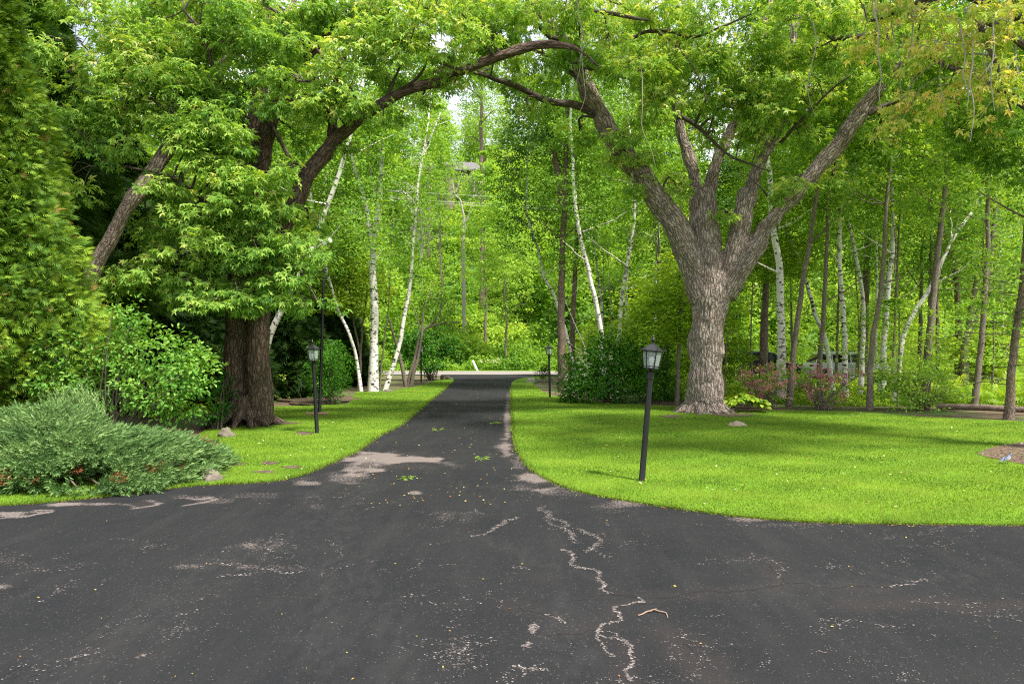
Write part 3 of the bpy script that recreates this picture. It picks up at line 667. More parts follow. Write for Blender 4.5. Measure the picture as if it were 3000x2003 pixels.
# ================================================================== HERO TREES
def LB(*rows, seed=0):
    """limb rows: (u, v, distance, radius)"""
    out = []; Y = None
    for r_ in rows:
        u, v, Y, rad = r_; p = P(u, v, Y); out.append((p[0], p[1], p[2], rad))
    return out
def roots(c, n, r0, ln, seed, r=.16):
    rr = random.Random(seed); out = []
    for k in range(n):
        a = 2*math.pi*(k+rr.uniform(-.25, .25))/n; l = ln*rr.uniform(.75, 1.25)
        d = np.array([math.cos(a), math.sin(a)]); c2 = np.array(c[:2])
        p = [(*(c2+d*r0*.45), .75, r), (*(c2+d*r0*.8), .32, r*.95), (*(c2+d*(r0+l*.35)), .10, r*.75), (*(c2+d*(r0+l)), -.05, r*.35)]
        out.append(p)
    return out
def skel(limbs):
    s = [catmull(np.array(l), .2) for l in limbs]; return np.concatenate(s)
def crown_from_blobs(name, blobs, S, mat, parent, size=.13, lpc=16, cpm=15, rad=.34, droop=.55, tint=.42, seed=1, temp='maple', gap=.44, twigmat=None, limbr=.03, gs=1.3, tintv=.5, branch=True):
    rg = np.random.default_rng(seed); parts = []; tw = []
    for bi, (u, v, ru, rv, Y, ry) in enumerate(blobs):
        c = P(u, v, Y); rr = np.array([ru/2000*Y, ry, rv/2000*Y]); n = max(4, int(cpm*math.pi*rr[0]*rr[2]*(.6+.3*ry)))
        p, o = blob_points(c, rr, n, gap, gs, 1.9, seed+3, rg)
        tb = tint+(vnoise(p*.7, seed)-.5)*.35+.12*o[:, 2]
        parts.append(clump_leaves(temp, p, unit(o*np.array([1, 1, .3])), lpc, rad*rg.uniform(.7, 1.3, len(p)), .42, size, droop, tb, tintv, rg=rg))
        if branch:
            j = ((S[:, :3]-c)**2).sum(1).argmin(); a = S[j, :3]
            mid = (a+c)/2+rg.normal(0, .15, 3)+np.array([0, 0, .25])
            r0 = min(S[j, 3]*.6, limbr*(1+.4*np.linalg.norm(c-a))); br = [(*a, r0), (*mid, r0*.75), (*c, r0*.5)]
            tw.append(tube(br, 6, .3, .25, seed+bi)); bc = catmull(np.array(br), .3)
            for q in p[::3]:
                k = rg.integers(len(bc)//2, len(bc)); s = bc[k, :3]; mm = (s+q)/2+rg.normal(0, .08, 3)+np.array([0, 0, .12])
                tw.append(tube([(*s, r0*.3+.002), (*mm, .008), (*q, .003)], 4, .5, 0, 1))
    o = obj(name, leafmesh(name, parts, mat), parent)
    if tw: tubes_obj('branches', tw, twigmat or M['bark_limb'], parent)
    return o

# --- the big silver-barked maple on the right lawn
RM = empty('maple_tree', (0, 0, 0), label='huge old maple with pale shaggy bark forking into many limbs on the right lawn', cat='tree')
RMB = G(2063, 1208); Yb = 20.8
limbs = [
 LB((2063, 1212, Yb, .66), (2064, 1170, Yb, .56), (2066, 1100, Yb, .51), (2069, 1000, Yb, .485), (2075, 920, Yb, .52), (2082, 850, Yb, .60), (2085, 800, Yb, .5)),
 LB((2062, 880, 20.8, .42), (2020, 760, 20.7, .39), (1975, 660, 20.5, .36), (1891, 536, 20.2, .33), (1811, 429, 19.9, .30), (1779, 379, 19.8, .27), (1730, 286, 19.5, .24), (1704, 205, 19.3, .21), (1677, 152, 19.2, .18), (1620, 80, 19, .15), (1560, 13, 18.8, .13), (1480, -80, 18.6, .09)),
 LB((2078, 880, 20.8, .44), (2066, 740, 20.9, .45), (2058, 620, 21, .42), (2052, 555, 21.1, .37)),
 LB((2046, 620, 21.2, .22), (2025, 490, 21.3, .19), (1998, 400, 21.4, .18), (1978, 320, 21.5, .14), (1965, 200, 21.6, .11), (1950, 0, 21.7, .08)),
 LB((2062, 620, 21.2, .22), (2095, 480, 21.3, .18), (2135, 390, 21.4, .165), (2165, 330, 21.4, .13), (2210, 200, 21.5, .11), (2270, -40, 21.6, .08)),
 LB((2112, 870, 20.8, .42), (2150, 750, 20.7, .35), (2172, 650, 20.6, .30), (2188, 570, 20.6, .27), (2192, 548, 20.55, .2)),
 LB((2180, 640, 20.6, .23), (2218, 500, 20.7, .18), (2255, 420, 20.8, .16), (2292, 350, 20.8, .15), (2310, 230, 21, .13), (2332, 60, 21, .11), (2342, -80, 21, .08)),
 LB((2122, 860, 20.7, .38), (2200, 745, 20.5, .29), (2242, 670, 20.4, .26), (2290, 612, 20.3, .24), (2390, 500, 20.1, .205), (2457, 424, 19.9, .215), (2528, 321, 19.6, .205), (2582, 254, 19.4, .185), (2636, 192, 19.2, .17), (2770, 125, 18.9, .17), (2859, 98, 18.7, .15), (3000, 20, 18.4, .12), (3150, -60, 18.2, .08)),
]
rlimbs = list(limbs)
limbs += roots(RMB, 13, .5, .55, 5, .17)
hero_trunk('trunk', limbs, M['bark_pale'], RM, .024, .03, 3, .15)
side = [
 LB((1750, 335, 19.6, .12), (1690, 307, 19.5, .11), (1600, 295, 19.3, .09), (1540, 262, 19.2, .08), (1455, 235, 19, .07), (1390, 210, 18.9, .05), (1300, 170, 18.8, .03)),
 LB((2545, 335, 19.5, .09), (2610, 305, 19.3, .07), (2700, 262, 19.1, .055), (2800, 250, 18.9, .045), (2930, 228, 18.8, .03)),
 LB((2440, 118, 19.2, .05), (2524, 107, 19, .10), (2618, 85, 18.8, .12), (2690, 25, 18.7, .13), (2800, -40, 18.5, .14), (2960, -10, 18.5, .12), (3010, 15, 18.4, .12)),
 LB((1985, 345, 21.2, .07), (2003, 348, 20.4, .07), (2047, 375, 20, .06), (2083, 411, 19.8, .05), (2130, 450, 19.8, .04), (2185, 478, 19.7, .03), (2260, 500, 19.6, .02)),
 LB((1860, 110, 20, .05), (1891, 94, 19, .05), (1958, 94, 18.7, .05), (2003, 109, 18.5, .045), (2047, 103, 18.4, .04), (2114, 76, 18.2, .03), (2200, 40, 18, .02)),
 LB((1930, 96, 18.8, .04), (1965, 122, 18.5, .03), (2010, 170, 18.3, .025), (2045, 230, 18.2, .02), (2070, 300, 18.1, .012)),
 LB((1640, 116, 19, .1), (1620, 112, 18.9, .09), (1560, 60, 18.6, .06), (1500, 10, 18.4, .05)),
 LB((1735, 290, 19.5, .1), (1690, 235, 19.4, .07), (1620, 175, 19.3, .05), (1560, 150, 19.2, .03)),
 LB((1690, 180, 19.2, .1), (1730, 195, 19, .09), (1770, 215, 18.8, .06), (1850, 230, 18.6, .03)),
 LB((1560, 13, 18.8, .1), (1610, 30, 18.5, .07), (1700, 30, 18, .06), (1830, 50, 17.6, .05), (1900, 60, 17.5, .03)),
 LB((1455, 235, 19, .05), (1400, 215, 18.8, .045), (1340, 205, 18.6, .03), (1280, 195, 18.5, .015)),
 LB((2286, 420, 20.8, .06), (2360, 340, 20.3, .04), (2440, 260, 20, .03), (2560, 180, 19.5, .015)),
 LB((2280, 620, 20.3, .05), (2240, 560, 20, .03), (2190, 510, 19.7, .015)),
]
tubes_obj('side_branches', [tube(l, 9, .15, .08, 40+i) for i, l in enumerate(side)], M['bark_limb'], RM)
hang = []; hang2 = []
rg = np.random.default_rng(5)
for (u, v, Y) in [(1690, 0, 16.5), (2560, 30, 11), (2610, 20, 11.5), (2810, 60, 10.5), (2850, 120, 10.4), (2920, 10, 10.2), (2380, 60, 14), (1880, 180, 17.5), (1700, 60, 17), (2975, 120, 11), (2750, 60, 11)]:
    rows = [(u, v, Y, .013)]; 
    for k in range(5): u += rg.uniform(-14, 20); v += rg.uniform(45, 70); rows.append((u, v, Y, .012-.002*k))
    (hang if Y > 13 else hang2).append(tube(LB(*rows), 5, .15, .12, int(u)))
for h_ in hang: tubes_obj('hanging_twig', [h_], M['twig_pale'], RM)
S_RM = skel(rlimbs+side)
rb_ = [
 (1420, 40, 110, 60, 18, 1.0), (1530, 60, 110, 70, 17.5, 1.1), (1660, 40, 120, 60, 17.6, 1), (1780, 110, 120, 80, 18, 1), (1900, 40, 120, 60, 18.5, 1.2), (1840, 210, 120, 75, 18.2, .9), (1900, 310, 100, 80, 18.6, .9), (1840, 400, 70, 60, 19, .7), (1960, 170, 100, 80, 18.6, 1), (2060, 60, 120, 70, 18.8, 1.2), (2080, 180, 110, 80, 18.8, 1),
 (2050, 290, 80, 60, 19.2, .8), (2170, 250, 110, 80, 19.4, 1), (2190, 130, 120, 70, 19, 1.2), (2300, 60, 120, 70, 19.2, 1.2), (2300, 180, 110, 80, 19.6, 1), (2270, 310, 110, 75, 19.8, .9), (2380, 280, 110, 70, 20.4, .9), (2200, 400, 90, 60, 20, .7), (2350, 400, 80, 50, 20.6, .7), (2430, 160, 110, 80, 19.6, 1), (2450, 50, 120, 60, 19, 1), (2560, 260, 70, 50, 20.4, .8),
 (1870, 540, 60, 45, 19.7, .5), (1990, 560, 40, 60, 20.2, .5), (1905, 460, 70, 40, 19.6, .5), (2090, 400, 50, 40, 20.2, .5), (2130, 620, 30, 40, 20, .4), (1790, 470, 50, 50, 19.4, .5), (2330, 560, 70, 50, 19.6, .6), (2440, 520, 70, 60, 20.6, .7),
 (2600, 120, 120, 80, 18, 1.1), (2700, 200, 120, 80, 18.4, 1), (2820, 170, 120, 90, 18, 1), (2940, 120, 120, 90, 17.5, 1.1), (2680, 330, 110, 70, 19.6, .9), (2800, 330, 110, 80, 19, .9), (2930, 320, 110, 90, 18, 1), (2850, 440, 120, 70, 19.5, .9), (2980, 460, 90, 90, 19, .9),
 (1480, 60, 130, 80, 20.5, 1), (1620, 180, 120, 80, 20.8, 1), (1760, 150, 120, 90, 20.8, 1), (1900, 200, 120, 100, 21.2, 1.1), (1560, 250, 90, 40, 20.6, .8), (1700, 380, 60, 60, 21.5, .7), (2020, 120, 130, 90, 21.4, 1.1), (2200, 230, 120, 110, 21.8, 1), (2420, 330, 110, 90, 21.8, 1), (2560, 430, 100, 80, 21.6, .9), (2480, 230, 100, 80, 21.2, .9),
 (1975, 300, 60, 45, 19.2, .6), (2165, 300, 80, 55, 19.2, .7), (2255, 350, 80, 60, 19.3, .7), (2320, 240, 80, 60, 19, .8), (1930, 240, 70, 50, 18.8, .6), (2060, 330, 100, 80, 22.2, .9), (1990, 180, 110, 80, 22.2, .9), (1790, 5, 130, 45, 19, 1), (1620, 0, 130, 45, 19, 1), (1960, 5, 130, 40, 19.4, 1), (1420, 180, 90, 45, 20, .8), (1500, 250, 90, 40, 20.4, .8),
 (1590, 180, 80, 45, 18.6, .7), (1480, 150, 90, 50, 18.2, .8), (1700, 130, 80, 50, 18, .7), (1560, 330, 60, 35, 19.2, .6),
]
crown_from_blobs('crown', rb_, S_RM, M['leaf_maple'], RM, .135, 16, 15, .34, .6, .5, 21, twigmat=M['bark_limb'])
up = [(5, 13.6, 11.2), (8, 13, 11.2), (2.4, 15.4, 12), (10.6, 14.2, 12)]  # unseen leaf masses and their branches, added to shade the right lawn
lift = [[(6.8, 20, 13.2, .1), ((x_+6.8)/2, (Y_+20)/2, 13.4, .07), (x_, Y_, z_-.2, .035)] for x_, Y_, z_ in up]
tubes_obj('added_shade_branches', [tube(l, 7, .3, .1, 5) for l in lift], M['bark_limb'], RM)
crown_from_blobs('added_shade_crown', [(1500+x_/Y_*2000, 1016-(z_-2)/Y_*2000, 2.0/Y_*2000, .8/Y_*2000, Y_, 1.5) for x_, Y_, z_ in up], skel(lift), M['leaf_maple'], RM, .16, 14, 14, .36, .6, .5, 53)
near_b = [(2560, 40, 130, 50, 11.5, .7), (2700, 60, 110, 60, 11, .7), (2830, 60, 110, 60, 10.5, .7), (2950, 70, 110, 80, 10.5, .7), (2660, 170, 60, 40, 11.3, .4), (2760, 150, 90, 50, 10.8, .5), (2880, 190, 90, 60, 10.6, .5), (2980, 230, 80, 70, 10.6, .5), (2820, 270, 60, 30, 11, .4), (2650, 300, 40, 25, 11.6, .3), (2620, 375, 40, 18, 11.8, .3), (2930, 330, 60, 40, 11, .4), (2520, 150, 40, 30, 12, .3), (2740, 300, 40, 40, 11.4, .3)]
OM = empty('maple_tree', (0, 0, 0), label='maple at the right edge with yellow-green leaves and hanging seeds filling the top right corner', cat='tree')
bx, by = 11.4, 12.6
nl = [[(bx, by, -.1, .4), (bx, by, 1.5, .3), (bx-.1, by, 3.5, .27), (bx, by+.1, 6, .2), (bx-.3, by, 9.5, .12), (bx-.4, by, 12, .05)],
      [(bx-.1, by, 4.2, .15), (bx-1.4, by-.5, 6.4, .11), (bx-3, by-1.1, 7.6, .08)]+LB((2760, -10, 11, .06), (2640, 30, 11.2, .035), (2540, 60, 11.6, .02)),
      [(bx-.1, by, 3.8, .13), (bx-1.2, by-1, 5.6, .08)]+LB((2900, 60, 10.8, .05), (2930, 200, 10.6, .025), (2960, 330, 10.8, .012)),
      [(bx, by, 5, .12), (bx-1, by+1.6, 7.2, .08), (bx-2.4, by+2.6, 8.6, .04)], [(bx, by, 5.4, .12), (bx+1.5, by+.6, 7.5, .07), (bx+3, by+1, 9, .03)], [(bx, by, 5.4, .12), (bx+.6, by-1.5, 7.5, .07), (bx+.5, by-3, 9, .03)]]
tubes_obj('trunk', [tube(l, 10, .15, .1, 60+i) for i, l in enumerate(nl)], M['bark_limb'], OM)
crown_from_blobs('crown', near_b, skel(nl), M['leaf_maple2'], OM, .105, 13, 21, .26, .75, .55, 33, gap=.42, gs=2.2, limbr=.014, twigmat=M['twig_pale'])
crown_from_blobs('crown', [(u_, v_, a_, b_, Y_, r_) for (x_, Y_, z_, rx_, rz_, r_) in [(6.5, 10, 10.6, 1.9, .9, 1.5), (9.5, 10.5, 11, 2.0, 1, 1.6), (8, 13, 11.6, 2.1, 1, 1.5), (11, 13.5, 12, 2.2, 1, 1.6), (6, 12.2, 10.8, 1.6, .8, 1.2)] for u_, v_, a_, b_ in [(1500+x_/Y_*2000, 1016-(z_-2)/Y_*2000, rx_/Y_*2000, rz_/Y_*2000)]]+[(2620+0*k, v, 170, 120, Y, 1.3) for k, v, Y in ((0, -420, 14.6), (1, -650, 14))]+[(2900, -330, 260, 150, 14.8, 1.6), (3250, -500, 300, 180, 13.5, 1.8), (3300, -100, 260, 150, 13, 1.6), (3050, -750, 300, 150, 13, 1.6), (2760, -200, 150, 80, 13, 1.0)], skel(nl), M['leaf_maple2'], OM, .16, 14, 17, .36, .6, .5, 34, limbr=.03)  # unseen top of this crown, enlarged to throw shade on the right lawn
# winged seeds hanging in bunches
rg = np.random.default_rng(9); sp_ = []
for h_ in hang2: tubes_obj('hanging_twig', [h_], M['twig_pale'], OM)
for (u, v, ru, rv, Y, ry) in near_b[:12]:
    c = P(u, v+20, Y); p, o = blob_points(c, np.array([ru/2000*Y, ry, rv/2000*Y]), 4, .3, 1, 2, 1, rg)
    sp_.append(clump_leaves('thin', p, np.tile([0, 0, -1.], (len(p), 1)), 9, np.full(len(p), .06), 1, .06, 1.5, np.full(len(p), .5), .9, rg=rg))
tag(obj('seeds', leafmesh('seeds', sp_, M['seed']), OM), kind='stuff')

# --- the twin-stemmed maple on the left lawn
LM = empty('maple_tree', (0, 0, 0), label='large dark twin-stemmed maple on the left lawn, its limb arching over the driveway', cat='tree')
LMB = G(715, 1245)
limbs = [
 LB((692, 1250, 17.5, .34), (691, 1180, 17.5, .31), (692, 1080, 17.5, .285), (693, 960, 17.5, .28), (698, 850, 17.6, .28), (735, 650, 17.7, .29), (760, 520, 17.7, .27), (772, 430, 17.8, .25), (792, 340, 17.8, .22), (830, 250, 17.8, .19), (890, 170, 17.8, .17), (960, 110, 17.7, .15), (1085, 20, 17.6, .12), (1160, -60, 17.5, .1)),
 LB((768, 1250, 17.35, .35), (762, 1180, 17.4, .33), (758, 1080, 17.4, .30), (755, 960, 17.4, .29), (764, 850, 17.4, .28), (810, 700, 17.3, .25), (862, 600, 17.2, .22), (890, 530, 17.1, .2), (960, 440, 17, .19), (982, 405, 17, .18), (1021, 375, 16.9, .16), (1093, 321, 16.8, .15), (1182, 268, 16.7, .14), (1280, 241, 16.6, .13), (1360, 205, 16.5, .125), (1450, 170, 16.4, .12), (1552, 134, 16.3, .11), (1632, 130, 16.2, .09), (1700, 150, 16.1, .06), (1760, 200, 16, .03)),
 LB((976, 425, 17, .16), (974, 350, 17, .13), (980, 280, 17, .1), (1000, 180, 17, .08), (1060, 60, 17, .06), (1090, -40, 17, .05)),
 LB((700, 850, 17.9, .3), (712, 650, 18.2, .3), (728, 480, 18.4, .29), (750, 350, 18.6, .25), (770, 230, 18.7, .2), (780, 100, 18.8, .16), (780, -60, 18.9, .12)),
]
lml = list(limbs)
limbs += roots(LMB, 13, .60, .5, 8, .13)
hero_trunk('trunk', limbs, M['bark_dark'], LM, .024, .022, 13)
side = [
 LB((795, 370, 17.6, .05), (830, 425, 17.3, .05), (856, 480, 17.2, .045), (870, 560, 17.2, .04), (868, 640, 17.2, .03)),
 LB((760, 480, 17.5, .09), (700, 330, 16.8, .06), (640, 250, 16.4, .05), (600, 110, 16, .04), (540, 30, 15.8, .03)),
 LB((740, 560, 17.4, .08), (560, 380, 16.2, .05), (450, 300, 15.8, .035), (330, 230, 15.6, .02), (220, 110, 15.4, .012)),
 LB((700, 700, 17.2, .08), (560, 560, 16, .05), (430, 500, 15.5, .03), (300, 480, 15.2, .015)),
 LB((1182, 268, 16.7, .05), (1240, 200, 16.3, .03), (1260, 100, 16, .02), (1290, -20, 15.8, .012)),
 LB((1130, 295, 16.7, .05), (1170, 200, 16.4, .025), (1210, 90, 16.2, .015), (1230, 0, 16, .01)),
 LB((1020, 100, 17.6, .06), (1080, 85, 17, .05), (1130, 50, 16.6, .04), (1160, 10, 16.4, .03)),
 LB((1400, 190, 16.4, .05), (1350, 205, 16, .04), (1290, 190, 15.8, .02)),
 LB((1450, 170, 16.4, .05), (1410, 110, 16, .03), (1360, 50, 15.8, .02), (1330, -20, 15.6, .01)),
 LB((690, 820, 17.2, .06), (800, 770, 16.3, .045), (880, 800, 15.8, .03), (930, 880, 15.5, .015)),
 LB((690, 820, 17.2, .06), (600, 740, 16.3, .04), (480, 760, 15.6, .025), (380, 800, 15.2, .012)),
]
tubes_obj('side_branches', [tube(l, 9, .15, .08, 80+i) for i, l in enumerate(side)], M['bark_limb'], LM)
S_LM = skel(lml+side)
lb_ = [
 (600, 830, 120, 80, 15.9, 1.0), (720, 850, 110, 80, 16, .9), (830, 830, 110, 90, 15.8, .9), (900, 900, 70, 60, 15.6, .6), (880, 740, 90, 90, 16, .9), (760, 720, 130, 90, 15.8, 1), (640, 720, 130, 80, 15.7, 1), (520, 770, 120, 70, 15.8, .9), (420, 800, 110, 60, 15.6, .8), 
 (560, 640, 130, 80, 15.9, 1), (680, 600, 120, 90, 15.6, 1), (810, 620, 90, 70, 15.9, .8), (620, 500, 110, 80, 15.8, .9), (520, 540, 90, 70, 16.2, .8), (430, 660, 60, 60, 16.6, .8), (340, 840, 60, 40, 15.6, .5), (640, 900, 120, 40, 15.4, .7), (560, 880, 90, 50, 16.2, .6),
 (240, 545, 60, 30, 15.0, .5), (360, 430, 80, 50, 15.0, .5), (230, 400, 100, 50, 15.2, .7), (370, 340, 120, 70, 15.7, .9), (500, 370, 110, 70, 16, .9), (600, 400, 90, 70, 15.7, .8), (260, 290, 110, 60, 15.4, .8), (190, 210, 80, 40, 15, .6),
 (370, 220, 120, 70, 15.8, 1), (490, 250, 120, 80, 16, 1), (620, 280, 110, 80, 16, 1), (720, 250, 90, 80, 16.2, .9), (330, 110, 120, 80, 16, 1), (460, 130, 120, 80, 16.2, 1), (590, 150, 120, 80, 16.4, 1), (710, 130, 110, 80, 16.8, 1), (820, 80, 110, 80, 17, 1), (840, 180, 80, 60, 16.8, .8),
 (260, 20, 140, 60, 16.4, 1), (440, 20, 130, 60, 16.6, 1.2), (600, 20, 130, 60, 16.8, 1.2), (760, 10, 120, 50, 17, 1.2), (920, 20, 120, 60, 16.8, 1.1), (1010, 180, 110, 60, 16, .8), (930, 240, 90, 60, 15.8, .7), (860, 300, 90, 60, 15.9, .7), (1020, 290, 90, 50, 15.8, .7), (960, 320, 80, 35, 15.6, .5), (1060, 110, 110, 60, 16.3, .9),
 (1100, 20, 120, 60, 16.5, 1), (1180, 170, 100, 60, 16.2, .8), (1170, 90, 100, 60, 16.2, .9), (1270, 60, 110, 70, 16, 1), (1290, 160, 90, 50, 16, .7), (1400, 120, 80, 50, 15.9, .7), (1400, 20, 110, 60, 16, .9), (1120, 340, 70, 30, 16.3, .5), (1230, 310, 60, 30, 16.5, .5), (1330, 250, 60, 25, 16.4, .4),
 (740, 130, 100, 70, 15.8, .7), (520, 250, 90, 70, 15.5, .6), (400, 150, 90, 60, 15.4, .6), (610, 330, 70, 60, 15.3, .5), (130, 130, 70, 60, 15.3, .6), (180, 330, 70, 40, 14.9, .5), (680, 40, 110, 60, 15.8, .7), (840, 140, 80, 50, 15.9, .6), (640, 400, 90, 70, 15.3, .6), (700, 540, 80, 70, 15.3, .6), (820, 520, 60, 60, 15.6, .5), (560, 420, 80, 70, 15.4, .6), (470, 560, 60, 50, 15.1, .5), (870, 230, 90, 60, 15.4, .6), (800, 300, 60, 40, 15.6, .4),
 (1130, 230, 90, 40, 17.5, .8), (1300, 200, 110, 50, 17.8, .9), (1440, 100, 120, 70, 17.5, 1), (1200, 30, 130, 70, 17.4, 1), (1000, 30, 130, 70, 17.6, 1), (1330, 20, 130, 60, 17.4, 1),
 (870, 390, 80, 40, 18.4, .6), (900, 640, 60, 40, 18, .6), (700, 440, 50, 60, 16.6, .5), (560, 300, 80, 60, 17.6, .8), (1010, 440, 50, 30, 17.4, .5),
]
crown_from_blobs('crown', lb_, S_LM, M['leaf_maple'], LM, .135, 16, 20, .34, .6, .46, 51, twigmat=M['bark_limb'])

up = [(x_, Y_, z_) for x_, Y_, z_ in [(-6.5, 13, 11.4), (-8.5, 12, 10.6)]]  # foliage and branches out of view, added for shade on the left lawn
lift = [[(-6.8, 18.8, 12.3, .1), (x_*.5-3.4, (Y_+18)/2, 12.2, .08), (x_, Y_, z_-.3, .04)] for x_, Y_, z_ in up]
crown_from_blobs('added_shade_crown', [(1500+x_/Y_*2000, 1016-(z_-2)/Y_*2000, 1.7/Y_*2000, .8/Y_*2000, Y_, 1.3) for x_, Y_, z_ in up], skel(lift), M['leaf_maple'], LM, .16, 14, 8, .36, .6, .5, 52)
tubes_obj('added_shade_branches', [tube(l, 7, .3, .1, 5) for l in lift], M['bark_limb'], LM)

# --- the leaning tree behind it
LT = empty('leaning_tree', (0, 0, 0), label='tall tree leaning to the right with rough pinkish bark beside the cedars', cat='tree')
Yl = 15.4
ll = LB((115, 1278, Yl, .24), (160, 1050, Yl, .20), (200, 940, Yl, .19), (245, 850, Yl, .18), (330, 690, Yl, .17), (400, 570, Yl, .165), (500, 425, Yl+.8, .17), (590, 300, Yl+1.8, .16), (660, 180, Yl+2.4, .15), (715, 40, Yl+2.8, .13), (770, -80, Yl+3, .1))
hero_trunk('trunk', [ll, LB((640, 215, Yl+2.2, .12), (720, 130, Yl+2.4, .10), (800, 90, Yl+2.6, .09), (900, -60, Yl+2.8, .06))]+roots((ll[0][0], Yl), 6, .3, .5, 4, .12), bark_mat('furrowed_pink_bark', (.30, .22, .18), (.62, .48, .40), 16, .035), LT, .026, .02, 23)
crown_from_blobs('crown', [(560, 120, 140, 80, 19.5, 1.4), (700, 60, 160, 90, 19.8, 1.4), (850, 100, 120, 80, 20, 1.2), (420, 60, 150, 90, 20, 1.4), (300, 330, 90, 70, 19.5, 1), (620, -20, 200, 60, 19.5, 1.4)], skel([ll]), M['leaf_birch'], LT, .12, 15, 13, .35, .4, .45, 61, temp='wide')
# ================================================================== LEFT SIDE PLANTING
def conifer(label, x, y, z0, z1, r0, n, mat, size=.34, seed=1, name='cedar_tree', top=.15, group=None, tint=.4, squash=1.0):
    rg = np.random.default_rng(seed); t_ = empty(name, (x, y, 0), label=label, cat='tree', group=group)
    tubes_obj('trunk', [tube([(0, 0, -.05, .16), (0, .03, z1*.5, .1), (0, 0, z1*.93, .03)], 8, .4)], M['bark_pine'], t_)
    h = rg.random(n)**1.15; z = z0+(z1-z0)*h
    a = rg.uniform(0, 2*np.pi, n); lump = .25+1.5*fbm(np.c_[np.cos(a)*1.9, np.sin(a)*1.9, z*.8], 2, seed)
    prof = np.clip(1-h, 0, 1)**.55*(1-np.exp(-(h+.05)*16))+top*(1-h)
    rad = r0*prof*lump*rg.random(n)**.28
    p = np.c_[rad*np.cos(a), rad*np.sin(a)*squash, z]
    o = np.c_[np.cos(a), np.sin(a), np.zeros(n)]
    tip = o*1.0+rg.normal(0, .45, (n, 3)); tip[:, 2] += rg.uniform(-.55, .35, n)
    nrm = np.cross(o, [0, 0, 1])*rg.choice([-1, 1], n)[:, None]*.5+rg.normal(0, .5, (n, 3))+o*.45+[0, 0, .4]
    ti = np.clip(tint+(rg.random(n)-.5)*.6+(fbm(p*.9, 2, seed)-.5)*.5, 0, .96); ti = np.where(rg.random(n) < .012, 1, ti)
    V, F, A = leaves('fan', p, tip, nrm, size*rg.uniform(.7, 1.3, n), ti)
    obj('crown', leafmesh('crown', [(V, F, A)], mat), t_); return t_
def GX(u, Y): return (u-1500)/2000*Y
conifer('tall yellow-green cedar filling the left edge of the view', GX(-80, 12.6), 12.6, .1, 9.5, 1.7, 72000, M['leaf_cedar'], .165, 1, tint=.5)
conifer('yellow-green cedar leaning out over the dogwood, in front of the leaning trunk', GX(10, 15.2), 15.4, .1, 7.4, 1.15, 40000, M['leaf_cedar'], .175, 2, tint=.42)
conifer('dark green cedar whose tip rises against the sky behind the other cedars', GX(150, 18.5), 18.5, .2, 10.6, 2.1, 22000, M['leaf_cedar'], .32, 3, tint=.1)
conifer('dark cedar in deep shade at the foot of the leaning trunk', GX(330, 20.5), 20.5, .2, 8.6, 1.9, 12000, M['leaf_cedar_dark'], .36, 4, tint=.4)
conifer('brown-tipped spruce cut by the top left corner of the view', GX(-60, 15.5), 16.5, 3, 12.6, 1.9, 11000, M['leaf_cedar'], .36, 5, name='spruce_tree', tint=.15)
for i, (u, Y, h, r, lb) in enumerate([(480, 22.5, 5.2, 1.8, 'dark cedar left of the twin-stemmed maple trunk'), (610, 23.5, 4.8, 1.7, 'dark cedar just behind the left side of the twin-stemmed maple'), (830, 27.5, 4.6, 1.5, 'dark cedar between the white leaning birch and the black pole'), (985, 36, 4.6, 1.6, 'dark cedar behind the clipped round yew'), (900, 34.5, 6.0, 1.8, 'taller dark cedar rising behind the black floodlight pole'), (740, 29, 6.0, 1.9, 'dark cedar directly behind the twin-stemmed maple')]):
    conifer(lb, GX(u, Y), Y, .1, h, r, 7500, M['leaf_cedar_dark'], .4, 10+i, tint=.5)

def shrub(name, label, blobs, mat, size, lpc, cpm, rad, temp, seed, base, stems=7, tint=.45, gap=.36, droop=.25, cat='shrub', gs=1.6, tintv=.5, sr=.012, rise=.2, stemmat=None, flat=.55):
    rg = np.random.default_rng(seed); t_ = empty(name, (0, 0, 0), label=label, cat=cat); parts = []; tw = []; b0 = np.array(base)
    for (u, v, ru, rv, Y, ry) in blobs:
        c = P(u, v, Y); rr = np.array([ru/2000*Y, ry, rv/2000*Y]); n = max(5, int(cpm*math.pi*rr[0]*rr[2]*(.7+.4*ry)))
        p, o = blob_points(c, rr, n, gap, gs, 2.4, seed, rg); k = p[:, 2] > .06; p = p[k]; o = o[k]; o[:, 2] += rise
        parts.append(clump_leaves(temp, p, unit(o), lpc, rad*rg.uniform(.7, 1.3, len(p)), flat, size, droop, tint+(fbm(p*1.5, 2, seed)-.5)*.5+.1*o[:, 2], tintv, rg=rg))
        for k in range(stems):
            q = p[rg.integers(len(p))]; s = b0+np.r_[rg.normal(0, .12, 2), 0]; mm = s*.5+q*.5+np.array([0, 0, .2])*np.linalg.norm(q-s)*.6
            tw.append(tube([(*s, sr), (*mm, sr*.7), (*q, sr*.3)], 5, .3, .08, k, 1))
    tubes_obj('stems', tw, stemmat or M['twig'], t_)
    obj('foliage', leafmesh('foliage', parts, mat), t_); return t_, parts
dg = P(400, 1016, 13.6)
shrub('dogwood_shrub', 'broad leafy bright green dogwood bush behind the blue-green juniper', [(380, 930, 55, 60, 12.5, .5), (300, 1030, 110, 70, 12.7, .7), (450, 1030, 110, 80, 12.7, .8), (545, 1080, 80, 80, 12.6, .7), (200, 1110, 100, 80, 12.5, .7), (350, 1130, 150, 80, 12.5, .8), (500, 1170, 100, 60, 12.5, .7), (590, 1110, 40, 60, 12.6, .4), (260, 990, 60, 40, 12.7, .5), (180, 1010, 50, 60, 12.6, .5)],
      M['leaf_shrub'], .082, 13, 72, .19, 'oval6', 71, (dg[0], 12.5, 0), 6, .5)
